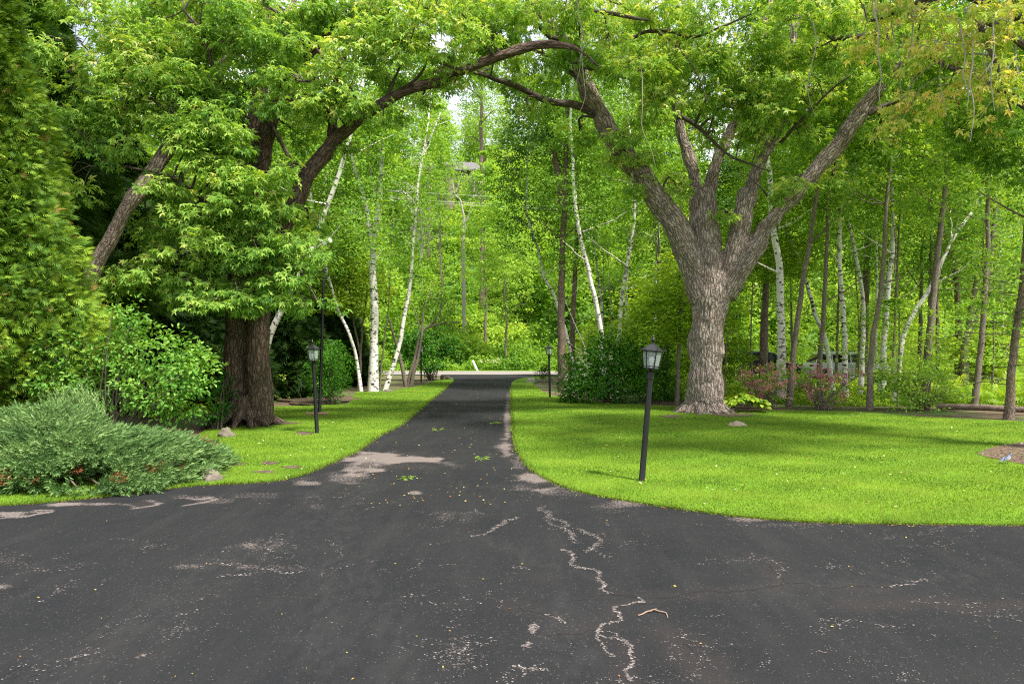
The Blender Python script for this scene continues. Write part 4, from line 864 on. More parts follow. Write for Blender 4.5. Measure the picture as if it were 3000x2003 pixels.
shrub('dark_shrub', 'dark glossy shrub in shade left of the twin-stemmed maple trunk', [(635, 1160, 45, 80, 16.6, .5), (610, 1220, 40, 40, 16.2, .4), (660, 1100, 30, 60, 17.6, .4)], M['leaf_dark'], .08, 12, 60, .17, 'oval', 72, (P(635, 0, 16.5)[0], 16.5, 0), 4, .35)

# --- juniper
JN = empty('juniper_bush', (-7.5, 10.95, 0), label='wide low blue-green juniper with rusty dead tips in the left foreground', cat='shrub')
rg = np.random.default_rng(81); n = 22000
a = rg.uniform(0, 2*np.pi, n); q = np.sqrt(rg.random(n)); th = R(-14)
ex, ey = 3.15, 1.62
lumpx = np.c_[np.cos(a)*q*ex, np.sin(a)*q*ey]
hmax = .70*(1-q**3.2)*(.45+1.0*fbm(np.c_[lumpx*1.5, np.zeros(n)], 2, 6))+.06
lay = rg.random(n)**.42
z = hmax*lay
edge_out = 1+.24*(fbm(np.c_[np.cos(a)*3, np.sin(a)*3, z*3], 2, 9)-.5)*2
xy = lumpx*edge_out[:, None]
xy = np.c_[xy[:, 0]*math.cos(th)-xy[:, 1]*math.sin(th), xy[:, 0]*math.sin(th)+xy[:, 1]*math.cos(th)]
o = unit(np.c_[lumpx[:, 0]/ex**1.2, lumpx[:, 1]/ey**1.2, np.zeros(n)]+rg.normal(0, .25, (n, 3))*[1, 1, 0]); o[:, 2] = .18+.75*(1-q)+rg.normal(0, .22, n)
p = np.c_[xy, z]; keep = fbm(p*np.array([2.0, 2.0, 4.5]), 2, 14) > .42; p = p[keep]; o = o[keep]; n = len(p)
ti = np.clip(.42+(fbm(p*3, 2, 3)-.5)*.6+(rg.random(n)-.5)*.35, 0, .92)
pu = (p[:, 0]-7.5)/(p[:, 1]+10.95)*2000+1500; rust = (fbm(p*3.1, 2, 55) > .72) & (p[:, 2] < .55)
for (ru_, rz) in ((425, .2), (500, .22), (215, .25), (105, .2), (15, .2), (330, .15)): rust |= (np.abs(pu-ru_) < 15) & (np.abs(p[:, 2]-rz) < .07) & (p[:, 1] < -.6)
ti = np.where(rust & (rg.random(n) < .55), .97, ti)
V, F, A = leaves('plume', p, unit(o), rg.normal(0, 1, (n, 3)), .25*rg.uniform(.65, 1.35, n), ti)
obj('foliage', leafmesh('foliage', [(V, F, A)], M['leaf_juniper']), JN)
tw = []
for k in range(70):
    q = p[rg.integers(n)]; b0 = np.array([q[0]*.35, q[1]*.35, 0]); tw.append(tube([(*b0, .03), (*((b0+q)/2+[0, 0, .08]), .02), (*q, .006)], 6, .2, .1, k, 1))
tubes_obj('stems', tw, M['twig'], JN)
# a taller sprig of the same bush
V, F, A = leaves('plume', np.array([[.25, .45, .95]])+rg.normal(0, 1, (260, 3))*[.2, .2, .13], unit(rg.normal(0, .35, (260, 3))+[-.15, 0, 1]), rg.normal(0, 1, (260, 3)), .2*rg.uniform(.7, 1.3, 260), rg.uniform(.3, .8, 260))
obj('foliage', leafmesh('foliage', [(V, F, A)], M['leaf_juniper']), JN)

# --- other shrubs
shrub('yew_bush', 'clipped round dark green yew beside the black floodlight pole', [(964, 1078, 74, 92, 24, .95), (964, 1120, 70, 55, 24, .95), (964, 1040, 50, 50, 24, .7)], M['leaf_dark'], .13, 12, 46, .2, 'thin', 73, (GX(964, 24), 24, 0), 5, .62, gap=.2, rise=.8)
vb, _ = shrub('viburnum_bush', 'large dark rounded bush speckled with small white flowers behind the near right lamp', [(1690, 1100, 60, 75, 24.6, .9), (1760, 1060, 70, 80, 24.8, 1), (1740, 1130, 90, 50, 24.2, .9), (1830, 1110, 90, 70, 24.8, 1), (1840, 1040, 60, 70, 25.2, .9), (1900, 1120, 70, 60, 25.4, .8), (1670, 1150, 40, 35, 24.4, .5), (1790, 1000, 50, 45, 25.2, .7), (1920, 1060, 60, 70, 26, .8), (1960, 1140, 50, 45, 26, .7)],
    M['leaf_dark'], .11, 12, 56, .22, 'oval', 74, (GX(1780, 25), 25.4, 0), 6, .62, gap=.3)
rg = np.random.default_rng(4); fp = []
for (u, v, ru, rv, Y, ry, k) in [(1690, 1095, 58, 70, 24.1, .6, 60), (1750, 1060, 60, 60, 24.2, .6, 26), (1770, 1120, 80, 50, 23.9, .5, 24)]:
    p, o = blob_points(P(u, v, Y), np.array([ru/2000*Y, ry, rv/2000*Y]), k, .3, 1.5, 4, 3, rg); fp.append(clump_leaves('wide', p, unit(o), 7, np.full(len(p), .05), .5, .045, 0, np.full(len(p), .5), .8, rg=rg))
tag(obj('flowers', leafmesh('flowers', fp, M['white_flower']), vb), kind='stuff')
shrub('dwarf_spruce', 'small dark bristly evergreen by the white rock at the driveway mouth', [(1590, 1092, 26, 20, 40, .5), (1600, 1080, 20, 14, 40.4, .4)], M['leaf_cedar_dark'], .16, 12, 40, .2, 'thin', 75, (GX(1592, 40), 40, 0), 4, .8, gap=.1, rise=.6)
def azalea(label, blobs, base, seed):
    t_, _ = shrub('azalea_bush', label, blobs, M['leaf_birch'], .075, 9, 15, .17, 'oval', seed, base, 9, .45, gap=.42, sr=.011, rise=.4)
    rg = np.random.default_rng(seed); fp = []
    for (u, v, ru, rv, Y, ry) in blobs:
        p, o = blob_points(P(u, v, Y-.3), np.array([ru/2000*Y, ry, rv/2000*Y])*1.04, int(1.15*ru*rv/100), .45, 1.9, 2.6, seed+2, rg)
        p = p[p[:, 2] > .25]
        fp.append(clump_leaves('wide', p, np.tile([0, -.4, .6], (len(p), 1)), 9, np.full(len(p), .10), .5, .062, 0, np.full(len(p), .5), .9, rg=rg))
    tag(obj('flowers', leafmesh('flowers', fp, M['pink']), t_), kind='stuff')
azalea('pink-flowering azalea nearest the big maple, arching over the hosta', [(2235, 1110, 75, 40, 22.6, .6), (2190, 1075, 35, 30, 22.8, .4), (2280, 1080, 50, 20, 22.8, .4), (2250, 1150, 60, 40, 22.2, .5), (2170, 1110, 30, 24, 22.6, .3)], (GX(2250, 22.6), 22.6, 0), 76)
azalea('pink-flowering azalea with bare stems between the brown trunks', [(2360, 1090, 50, 30, 22.4, .5), (2400, 1120, 70, 40, 22.2, .6), (2440, 1095, 60, 22, 22.4, .4), (2385, 1160, 30, 30, 22, .4), (2470, 1150, 24, 34, 22.2, .3), (2500, 1100, 36, 18, 22.5, .3), (2320, 1110, 30, 20, 22.4, .3)], (GX(2405, 22), 22, 0), 77)
shrub('green_shrub', 'broad loose light green shrub at the right lawn edge, right of the azaleas', [(2620, 1140, 60, 55, 21.6, .7), (2700, 1130, 80, 60, 21.6, .8), (2780, 1140, 60, 50, 21.8, .6), (2650, 1080, 70, 45, 22.2, .6), (2740, 1070, 60, 45, 22.2, .6), (2690, 1190, 80, 24, 21.2, .5), (2580, 1090, 40, 40, 22.4, .5)], M['leaf_birch'], .095, 11, 38, .2, 'oval6', 78, (GX(2700, 21.8), 21.8, 0), 7, .5)
# hostas
HO = empty('hosta_plant', (0, 0, 0), label='low yellow-green hosta clump with big leaves at the right of the big maple trunk', cat='plant')
rg = np.random.default_rng(6); n = 420; c = np.array([GX(2178, 20.9), 20.9, .16])
q = rg.normal(0, 1, (n, 3))*[.30, .22, .05]+[0, 0, .04]; q[:, 0] = rg.uniform(-.55, .58, n); q[:, 2] += .30*np.exp(-(q[:, 0]/.45)**2)
d = unit(np.c_[q[:, :2]*[1.2, 2]+rg.normal(0, .3, (n, 2)), np.full(n, -.28)])
V, F, A = leaves('wide', c+q, d, np.array([0, 0, 1])+d*.6+rg.normal(0, .2, (n, 3)), .19*rg.uniform(.7, 1.25, n), rg.random(n))
obj('foliage', leafmesh('foliage', [(V, F, A)], M['hosta']), HO)

# ================================================================== WOODS
def proto(seed, zlo, zhi, r, n, temp, size, mat, tint, lpc=14, lowsparse=.5, gap=.45):
    rg = np.random.default_rng(seed); z = zlo+(zhi-zlo)*rg.random(n*3)**(1/(1+lowsparse)); h = (z-zlo)/(zhi-zlo)
    prof = np.sin(np.clip(h*.86+.16, 0, 1)*np.pi)**.6
    a = rg.uniform(0, 2*np.pi, n*3); rr = r*prof*rg.random(n*3)**.55
    p = np.c_[rr*np.cos(a), rr*np.sin(a), z]; k = fbm(p*.85, 2, seed) > gap; p = p[k][:n]; a = a[k][:n]
    o = np.c_[np.cos(a), np.sin(a), rg.uniform(-.1, .5, len(p))]
    return leafmesh('crown', [clump_leaves(temp, p, unit(o), lpc, np.full(len(p), .42), .35, size, .3, tint+(fbm(p*.5, 2, seed+1)-.5)*.4, .5, rg=rg)], mat)
CR = {
 'birch': [proto(101, 4.6, 17, 2.6, 850, 'oval', .145, M['leaf_birch'], .42), proto(102, 5.2, 16.5, 2.4, 750, 'oval', .15, M['leaf_birch'], .5), proto(103, 4.2, 16, 2.8, 850, 'oval', .145, M['leaf_maple'], .35)],
 'green': [proto(104, 3, 16, 2.8, 950, 'wide', .15, M['leaf_maple'], .45), proto(105, 4, 17, 2.6, 850, 'wide', .155, M['leaf_birch'], .6)],
 'young': [proto(106, 1.2, 8.5, 2.2, 800, 'wide', .14, M['leaf_bright'], .4, lowsparse=.1), proto(107, .8, 7, 2.0, 700, 'wide', .14, M['leaf_bright'], .55, lowsparse=0), proto(108, .6, 6, 1.9, 650, 'wide', .13, M['leaf_birch'], .55, lowsparse=0)],
 'deep': [proto(110, 4, 15, 2.7, 900, 'wide', .13, M['leaf_deep'], .45), proto(111, 3.5, 16, 2.8, 900, 'oval', .15, M['leaf_deep'], .6)],
 'thin': [proto(109, 5, 15, 2.0, 420, 'oval', .15, M['leaf_birch'], .4)],
}
trunk_rng = np.random.default_rng(200)
def wood_tree(name, label, Y, pts, r0, kind='birch', mat='birch', ci=0, top=15.5, group=None, nb=6, fork=None, cs=1.0, crown=True, cz=0.0, seed=None):
    """pts: bearings of the trunk from its foot upwards"""
    rg = np.random.default_rng(seed or int(abs(pts[0][0]*7+pts[0][1]))); A = np.array([P(u, v, Y) for u, v in pts])
    if A[0, 2] > .3 or A[0, 2] < -.3:
        A = np.vstack([[A[0, 0]+(A[0, 0]-A[1, 0])*min(.6, A[0, 2]/max(.3, A[1, 2]-A[0, 2])), Y, -.05], A]) if A[0, 2] > .3 else A
    A[0, 2] = -.06
    if name == 'birch_tree' and A[0, 0] > 2: cz += 1.6
    d = A[-1]-A[-2]; d /= np.linalg.norm(d); base = A[0].copy(); base[2] = 0
    while A[-1, 2] < top-.5:
        d = unit((d+np.array([0, 0, .25])+rg.normal(0, .06, 3))[None])[0]; A = np.vstack([A, A[-1]+d*1.8])
    A = A-base; t_ = empty(name, tuple(base), label=label, cat='tree', group=group)
    r0 = r0*(.68 if not group else .9); rad = r0*(1-.75*np.clip(A[:, 2]/top, 0, 1)); rad[0] *= 1.25
    body = [tube(np.c_[A, rad], 10, .3, .05, int(base[0]*10) % 50)]
    br = []
    for k in range(nb):
        h = top*(.35+.55*(k+rg.random()*.6)/nb); j = np.abs(A[:, 2]-h).argmin(); s = A[j]; a = rg.uniform(0, 6.28); l = rg.uniform(1., 2.3)
        e = s+np.array([math.cos(a)*l, math.sin(a)*l, l*rg.uniform(.3, .9)]); m_ = (s+e)/2+np.array([0, 0, -.1]); rb__ = min(rad[j]*.45, .045)
        br.append(tube([(*s, rb__), (*m_, rb__*.7), (*e, .008)], 6, .4, .15, k))
    for f in (fork or []):
        q = np.array([P(u, v, Y) for u, v in f[1]])-base; br.append(tube(np.c_[q, np.linspace(f[0], f[0]*.55, len(q))], 8, .3, .05, 7))
    tubes_obj('trunk', body+br, M[mat], t_)
    if crown:
        me = CR[kind][ci % len(CR[kind])]; c = obj('crown', me, t_); topx = A[np.abs(A[:, 2]-9).argmin()]
        c.location = (topx[0]*.85, topx[1]*.85, cz); c.rotation_euler = (0, 0, rg.uniform(0, 6.28)); c.scale = (cs, cs, min(1.15, top/15.5)*rg.uniform(.95, 1.05))
    return t_
W = wood_tree
BT = 'birch_tree'
# left of the driveway
W(BT, 'stoutest white birch, forking halfway up, left of the driveway', 31, [(1093, 1146), (1096, 1020), (1097, 890), (1092, 770), (1098, 680), (1112, 600), (1116, 500), (1122, 370)], .31, ci=0, fork=[(.13, [(1090, 720), (1078, 640), (1062, 560), (1040, 500), (1030, 450)]), (.07, [(1110, 640), (1092, 540), (1076, 440)])], cs=.9)
W(BT, 'slim white birch curving to the right beside the driveway', 31.5, [(1128, 1149), (1150, 1080), (1170, 1010), (1190, 900), (1201, 830), (1209, 720), (1220, 600), (1234, 470), (1252, 370)], .165, ci=1, fork=[(.06, [(1230, 470), (1262, 400), (1290, 330)])], cs=.85)
W(BT, 'greyish birch leaning left beside the stout forked birch', 31, [(1058, 1150), (1046, 1060), (1024, 980), (992, 910), (965, 820)], .12, ci=2, mat='birch')
W(BT, 'leaning birch stem showing right beside the twin-stemmed maple trunk', 24.5, [(758, 1160), (768, 1080), (784, 1010), (800, 960), (880, 800), (910, 740), (960, 600)], .19, ci=0)
W('thin_tree', 'thin brown sapling stem between the two white birches by the driveway', 32, [(1112, 1140), (1120, 1050), (1130, 960), (1140, 860)], .06, kind='young', mat='bark_thin', ci=0, top=8, crown=False)
W('thin_tree', 'thin forked brown stem just left of the stout forked birch', 32.5, [(1050, 1145), (1055, 1050), (1030, 900), (1022, 800)], .09, kind='young', mat='bark_thin', ci=1, top=9, cz=3, fork=[(.06, [(1055, 1060), (1062, 960), (1075, 850)])])
W(BT, 'pale birch stem deep in the leaves left of the floodlight pole', 36, [(840, 1120), (850, 950), (890, 800), (910, 740)], .12, ci=1, cs=.9)
# right of the driveway
W(BT, 'white birch leaning left over the driveway mouth', 33, [(1684, 1137), (1676, 1054), (1656, 967), (1636, 906), (1620, 855), (1590, 804), (1577, 733), (1554, 666), (1541, 615), (1545, 540)], .14, ci=2, cs=.8, kind='deep', top=13, cz=1.5)
W('pine_tree', 'tall straight brown trunk nearest the driveway on the right, forking high up', 31.5, [(1648, 1143), (1645, 1000), (1645, 850), (1648, 700), (1655, 600), (1658, 430), (1662, 330)], .30, kind='thin', mat='bark_pine', top=17, fork=[(.2, [(1650, 620), (1640, 540), (1628, 480), (1620, 420)])])
W('pine_tree', 'second tall brown trunk just right of the forked brown one', 36, [(1672, 1125), (1677, 983), (1685, 800), (1692, 600), (1688, 480), (1680, 360), (1690, 250)], .24, kind='thin', mat='bark_pine', top=18, fork=[(.12, [(1686, 430), (1705, 380), (1712, 320)])])
W(BT, 'thick white birch slanting up to the left, out of the flowering bush', 30, [(1765, 1145), (1763, 1008), (1758, 947), (1738, 855), (1717, 763), (1697, 684), (1685, 600)], .19, ci=0, cs=.85)
W(BT, 'white birch rising straight behind the flowering bush', 31, [(1812, 1145), (1817, 957), (1824, 855), (1837, 779), (1852, 702), (1860, 610), (1855, 540)], .16, ci=1, cs=.85)
W(BT, 'thin white birch stem between two thicker birches behind the flowering bush', 36, [(1768, 1125), (1764, 918), (1758, 855), (1742, 720), (1738, 640), (1730, 560)], .10, ci=2, cs=.9)
W(BT, 'pale speckled birch just left of the big maple trunk', 37, [(1910, 1122), (1916, 931), (1920, 820), (1927, 702), (1935, 600)], .2, ci=0, cs=.9)
W('thin_tree', 'thin brown tree directly left of the big maple trunk', 24, [(1983, 1183), (1988, 1050), (1993, 906), (1990, 800)], .10, kind='young', mat='bark_thin', ci=0, top=8, cz=1.5)
W('thin_tree', 'very thin pale bent sapling beside the tall brown trunks', 33, [(1717, 1120), (1717, 1034), (1682, 947), (1655, 880), (1641, 860)], .055, kind='young', mat='birch', ci=1, top=6, crown=False)
# right woods
W(BT, 'stained birch with a dark hollow base behind the azaleas', 27, [(2288, 1160), (2288, 1002), (2285, 801), (2265, 675), (2258, 560)], .26, ci=1, cs=.9)
W(BT, 'birch leaning left, crossing the thin brown trunk behind the azaleas', 30, [(2437, 1145), (2423, 1013), (2389, 921), (2354, 801), (2297, 657), (2280, 600)], .15, ci=2, cs=.8)
W('thin_tree', 'brown trunk standing in front between the two azaleas, leaning right', 23.2, [(2311, 1188), (2326, 1030), (2343, 887), (2371, 715), (2395, 560)], .15, kind='green', mat='bark_thin', ci=0, top=14, cz=3.2, cs=.75)
W('thin_tree', 'greyish brown trunk rising behind the middle of the azaleas', 27, [(2401, 1162), (2403, 1050), (2415, 887), (2426, 617), (2430, 500)], .15, kind='green', mat='bark_thin', ci=1, top=15, cz=3.2, cs=.8)
W(BT, 'straight white birch above the right end of the azaleas', 27.5, [(2478, 1161), (2476, 1100), (2472, 944), (2460, 772), (2462, 600), (2470, 560), (2530, 370)], .165, ci=0, cs=.85, fork=[(.13, [(2475, 560), (2498, 530), (2512, 460), (2530, 370), (2545, 300)])])
W(BT, 'birch curving down to the right, with its base hidden behind the straight birch', 29, [(2520, 1150), (2529, 990), (2524, 847), (2503, 732), (2475, 600), (2466, 560)], .15, ci=1, cs=.8)
W('pine_tree', 'wide dark trunk deep behind the white birches', 38, [(2520, 1121), (2535, 887), (2544, 646), (2540, 500)], .38, kind='thin', mat='bark_pine', top=17)
W(BT, 'thinnest upright birch in front of the wide dark trunk', 34, [(2568, 1130), (2567, 887), (2570, 760), (2567, 611), (2560, 480)], .09, ci=2, cs=.8)
W('thin_tree', 'long thin brown trunk curving right, at the edge of the lawn', 21.8, [(2547, 1200), (2555, 1013), (2584, 830), (2598, 600), (2605, 450)], .135, kind='green', mat='bark_thin', ci=0, top=13, cz=3.2, cs=.75)
W(BT, 'bright white banded birch close behind the long brown trunk', 28, [(2585, 1158), (2587, 1059), (2601, 858), (2613, 743), (2613, 600), (2610, 480)], .2, ci=0, cs=.85)
W('thin_tree', 'slender brown stem just right of the banded birch', 29, [(2612, 1150), (2620, 1002), (2624, 887), (2636, 617), (2640, 500)], .09, kind='green', mat='bark_thin', ci=1, top=13, cz=3.2, cs=.8)
W('thin_tree', 'straight brown trunk crossed by a leaning birch', 25, [(2710, 1176), (2722, 1002), (2739, 830), (2762, 606), (2775, 480)], .22, kind='green', mat='bark_thin', ci=1, top=14, cz=3.2, cs=.8)
W(BT, 'white birch leaning far to the right across the brown trunk', 26, [(2620, 1170), (2653, 967), (2727, 841), (2790, 703), (2854, 611), (2900, 520)], .15, ci=2, cs=.8, top=12)
W('pine_tree', 'dark trunk bending left behind the leaning birch', 33, [(2810, 1137), (2808, 956), (2802, 830), (2779, 715), (2740, 640)], .25, kind='thin', mat='bark_pine', top=15)
W('forked_tree', 'grey-brown forked trunk in the right woods', 31, [(2826, 1145), (2831, 990), (2854, 944), (2882, 870), (2900, 780)], .24, kind='green', mat='bark_thin', ci=0, top=14, cs=.8, fork=[(.16, [(2838, 975), (2850, 880), (2870, 780)])])
W('thin_tree', 'pale brown trunk standing behind the fallen log', 22.5, [(2854, 1194), (2866, 1080), (2877, 1002), (2888, 818), (2895, 650)], .15, kind='green', mat='bark_thin', ci=1, top=13, cz=3.2, cs=.7)
ed = W('pine_tree', 'pine at the right edge with bare drooping side twigs, in front of the fallen log', 19.05, [(2954, 1226), (2963, 1117), (2974, 1002), (2991, 858), (3010, 640)], .17, kind='green', mat='bark_pine', ci=0, top=12, cs=.7)
rg = np.random.default_rng(15); tw = []
for k in range(26):
    z = rg.uniform(.9, 4); b0 = np.array([(z-1)*.06, 0, z]); a = rg.uniform(0, 6.28); l = rg.uniform(1, 2.4)
    e = b0+np.array([math.cos(a)*l, math.sin(a)*l, rg.uniform(-.4, .2)]); tw.append(tube([(*b0, .016), (*((b0+e)/2+[0, 0, .15]), .01), (*e, .003)], 5, .3, .2, k))
    for j in range(4):
        s = b0+(e-b0)*rg.uniform(.3, .95); tw.append(tube([(*s, .005), (*(s+rg.normal(0, .3, 3)), .002)], 3, .3))
tubes_obj('bare_branches', tw, M['twig'], ed)
W('thin_tree', 'thin stem behind the black car', 34, [(2203, 1130), (2200, 1000), (2205, 850), (2215, 700)], .075, kind='young', mat='bark_thin', ci=2, top=8, crown=False)
W('pine_tree', 'dark straight trunk in front of the black car', 32, [(2236, 1140), (2238, 1000), (2243, 850), (2250, 700)], .28, kind='thin', mat='bark_pine', top=16)
W('thin_tree', 'pale slim trunk touching the right side of the dark one by the black car', 30, [(2248, 1148), (2247, 1000), (2251, 800), (2254, 690)], .09, kind='young', mat='bark_thin', ci=0, top=11, cz=4)
W('thin_tree', 'slim dark sapling just right of the big maple trunk', 25, [(2122, 1172), (2124, 1100), (2130, 950), (2135, 850)], .04, kind='young', mat='bark_thin', ci=1, top=6, crown=False)
# understorey and rows further back, alike from here
CR['airy'] = [proto(112, 2.2, 7.5, 2.3, 260, 'wide', .11, M['leaf_birch'], .55, lpc=11, lowsparse=.3)]
for lb, u, Y, r_ in [('slim young tree with airy leaves at the lawn edge right of the long thin trunk', 2630, 23.5, .05), ('slim young tree with airy leaves behind the right end of the fallen log', 2905, 24.5, .05), ('slim young tree with airy leaves left of the big maple', 1950, 26, .05)]:
    W('young_tree', lb, Y, [(u, 1016+4000/Y), (u+6, 950), (u-4, 850)], r_, kind='airy', mat='bark_thin', top=7.5)
LBW = {'R': 'slender leafy tree standing back in the woods right of the driveway', 'L': 'slender leafy tree standing back in the woods left of the driveway', 'U': 'bright green young tree of the understorey beside the driveway woods'}
rg = np.random.default_rng(300)
spots = []
def far_enough(x, y, d): return all((x-a)**2+(y-b)**2 > d*d for a, b in spots)
def filler(n, x0, x1, y0, y1, kinds, key, d, nm, tops):
    k = 0; t = 0
    while k < n and t < 4000:
        t += 1; x, y = rg.uniform(x0, x1), rg.uniform(y0, y1)
        if not far_enough(x, y, d) or abs(x) > y*.86+2: continue
        if (key == 'U' or y < 38) and 2080 < x/y*2000+1500 < 2600: continue
        spots.append((x, y)); kind, ci = kinds[rg.integers(len(kinds))]; u = x/y*2000+1500
        mat = 'birch' if (kind == 'birch' and rg.random() < .35) else 'bark_thin'; ln = rg.normal(0, 14)
        W(nm, LBW[key], y, [(u, 1016+4000/y), (u+ln*.5, 850), (u+ln, 700)], rg.uniform(.06, .13) if kind != 'young' else .05, kind=kind, mat=mat, ci=ci, top=rg.uniform(*tops), group=LBW[key]+' (group)', cs=rg.uniform(.85, 1.2), nb=4, seed=int(t))
        k += 1
GB = [('deep', 0), ('deep', 1), ('birch', 0), ('birch', 1), ('birch', 2), ('green', 0), ('green', 1)]; YG = [('young', 0), ('young', 1), ('young', 2)]
filler(15, 7, 34, 33, 46, GB, 'R', 2.6, 'woodland_tree', (14, 18))
filler(18, -34, -9, 27, 47, GB, 'L', 2.6, 'woodland_tree', (14, 18))
filler(9, 5.5, 30, 31, 46, YG, 'U', 2.2, 'young_tree', (6, 8.5))
filler(10, -26, -8.5, 30, 46, YG, 'U', 2.2, 'young_tree', (6, 8.5))

# multi-stemmed small tree left of the driveway mouth
MS = empty('crab_apple_tree', (0, 0, 0), label='low spreading many-stemmed brown tree beside the far left lamp', cat='tree'); Ym = 34.8
st = [LB((1190, 1133, Ym, .12), (1172, 1050, Ym, .09), (1152, 980, Ym, .06), (1140, 930, Ym, .04)), LB((1196, 1133, Ym, .13), (1212, 1060, Ym, .10), (1232, 990, Ym, .08), (1250, 962, Ym, .07), (1290, 950, Ym, .05), (1350, 942, Ym, .03)), LB((1203, 1133, Ym-.1, .11), (1224, 1050, Ym-.1, .08), (1236, 985, Ym-.1, .06), (1240, 920, Ym, .04), (1260, 860, Ym, .02)), LB((1255, 960, Ym, .04), (1285, 920, Ym, .03), (1310, 880, Ym, .015)), LB((1232, 990, Ym, .05), (1222, 930, Ym, .03), (1200, 880, Ym, .015))]
tubes_obj('trunk', [tube(l, 8, .2, .1, i) for i, l in enumerate(st)], M['bark_thin'], MS)
crown_from_blobs('crown', [(1270, 880, 90, 50, 35, 1.4), (1210, 900, 60, 50, 35, 1.2), (1330, 920, 60, 50, 35, 1.3), (1260, 830, 60, 30, 35.4, 1), (1240, 960, 60, 30, 36, 1), (1320, 980, 50, 30, 36, 1)], skel(st), M['leaf_birch'], MS, .11, 12, 10, .35, .2, .5, 91, temp='oval', gap=.42)
shrub('dark_shrub', 'dark dense bush behind the far left lamp', [(1260, 1010, 90, 60, 41, 1.2), (1310, 1020, 50, 50, 41, 1), (1200, 1020, 50, 50, 41, 1), (1250, 1060, 70, 30, 40, 1)], M['leaf_dark'], .15, 12, 22, .3, 'oval', 92, (GX(1260, 41), 41, 0), 8, .5, sr=.02)

# understorey cover (nobody could count it)
def cover(name, label, cat, regs, mat, size, seed, temp='wide', lpc=10, rad=.3):
    rg = np.random.default_rng(seed); parts = []
    for (x0, x1, y0, y1, z0, z1, n) in regs:
        p = np.c_[rg.uniform(x0, x1, n), rg.uniform(y0, y1, n), np.zeros(n)]
        m_ = fbm(p*.45, 2, seed); hh = z0+(z1-z0)*rg.random(n)**1.3*np.clip((m_-.3)*2.6, .15, 1.3); p[:, 2] = hh+terr(p[:, 0], p[:, 1]); p = p[np.abs(p[:, 0]) < p[:, 1]*.85+2]
        o = unit(rg.normal(0, 1, (len(p), 3))*[1, 1, .3]+[0, 0, .3]); parts.append(clump_leaves(temp, p, o, lpc, np.full(len(p), rad), .6, size, .2, .4+(fbm(p*.3, 2, seed)-.5)*.9, .5, rg=rg))
    return tag(obj(name, leafmesh(name, parts, mat)), label, cat, kind='stuff')
cover('undergrowth', 'low leafy undergrowth on the forest floor among the trunks', 'undergrowth', [(5.5, 12, 26, 38, 0, 1.5, 1500), (12, 34, 25, 37, 0, 1.1, 2300), (9, 40, 46.5, 49, 0, 4.5, 2600), (-34, -8.5, 26, 46, 0, 2.2, 3600), (-34, -10, 46, 49, 0, 5.5, 2600), (-16, -9, 19, 30, 0, .9, 500), (3.2, 8, 39, 47, 0, 2.4, 900)], M['leaf_bright'], .15, 31)
cover('fern_patch', 'bright yellow-green ferns behind the fallen log at the right edge', 'ferns', [(15.2, 22, 22.5, 27, .1, 1.0, 620), (15, 22, 27, 30, .2, 2.0, 500)], M['leaf_bright'], .42, 32, temp='fan', lpc=5, rad=.25)
cover('verge_plants', 'tangle of bright green weeds and leaves along the far side of the road', 'plants', [(-30, 40, 57.5, 60, 0, 1.1, 3400), (-30, 40, 60, 64, .1, 3.2, 4200)], M['hill'], .2, 33, lpc=9, rad=.4)
cover('slope_bushes', 'low bright bushes covering the open slope beyond the road', 'bushes', [(-14, 6, 61, 80, 0, 1.6, 2600), (-16, 6, 80, 96, 0, 1.6, 2600), (-16, 6, 96, 112, 0, .5, 1500)], M['hill'], .3, 35, lpc=9, rad=.5)
cover('wildflowers', 'pale pink and white wildflowers beyond the road, right of the white post', 'flowers', [(-2.6, -1.0, 57.2, 58.0, .7, 1.15, 26), (5.5, 6.6, 57.6, 58.2, .8, 1.1, 6)], M['white_flower'], .09, 34, lpc=5, rad=.05)

# --- wooded hillside beyond the road: reads as one mass
rg = np.random.default_rng(400); parts = []; cols_ = []
for k in range(760):
    y = 62+70*rg.random()**1.1; x = rg.uniform(-1, 1)*(y*.80+3); u = x/y*2000+1500
    if 540 < k <= 700: y = rg.uniform(122, 140); x = rg.uniform(-.35, .2)*y
    h = rg.uniform(5, 11) if (k <= 540 or k > 700) else rg.uniform(16, 26); r = rg.uniform(1.8, 3.2)
    clearing = 1265 < u < 1500 and y < 112
    if clearing: h = rg.uniform(1, 2.6) if y < 92 else rg.uniform(.4, .9); r = rg.uniform(1.8, 2.8)
    if 1280 < u < 1430 and 92 < y < 121: h = rg.uniform(.8, 2)
    z0 = terr(x, y); n = int(150 if not clearing else 110); q = rg.normal(size=(n, 3)); q = unit(q)*rg.random((n, 1))**.4
    p = np.array([x, y, z0+h*.5])+q*[r, r, h*.55]; p[:, 2] += (fbm(p*.4, 2, 8)-.5)*2
    ti = (rg.uniform(.15, .75) if not clearing else rg.uniform(.4, .8))+.15*q[:, 2]
    parts.append(clump_leaves('wide', p, unit(q+[0, 0, .2]), 9, np.full(n, .6), .5, .34, .2, ti, .4, rg=rg))
tag(obj('hillside_woods', leafmesh('hillside_woods', parts, M['hill'])), 'bright green leafy woods covering the hillside beyond the road', 'woods', kind='stuff')
hill_tr = [('tall dark bare-stemmed tree on the hill right of the hilltop house', 1412, 80, 640, 300, .35, 'bark_pine'), ('pale thin trunk on the hill above the far left lamp', 1290, 72, 900, 560, .14, 'bark_thin'), ('thin grey trunk on the hill above the white post', 1420, 66, 1020, 720, .16, 'bark_thin'), ('slim brown trunk at the edge of the hill woods, right of the wildflowers', 1480, 60.5, 1075, 840, .12, 'bark_thin'), ('grey trunk high on the hill left of the house', 1255, 90, 700, 380, .22, 'bark_pine')]
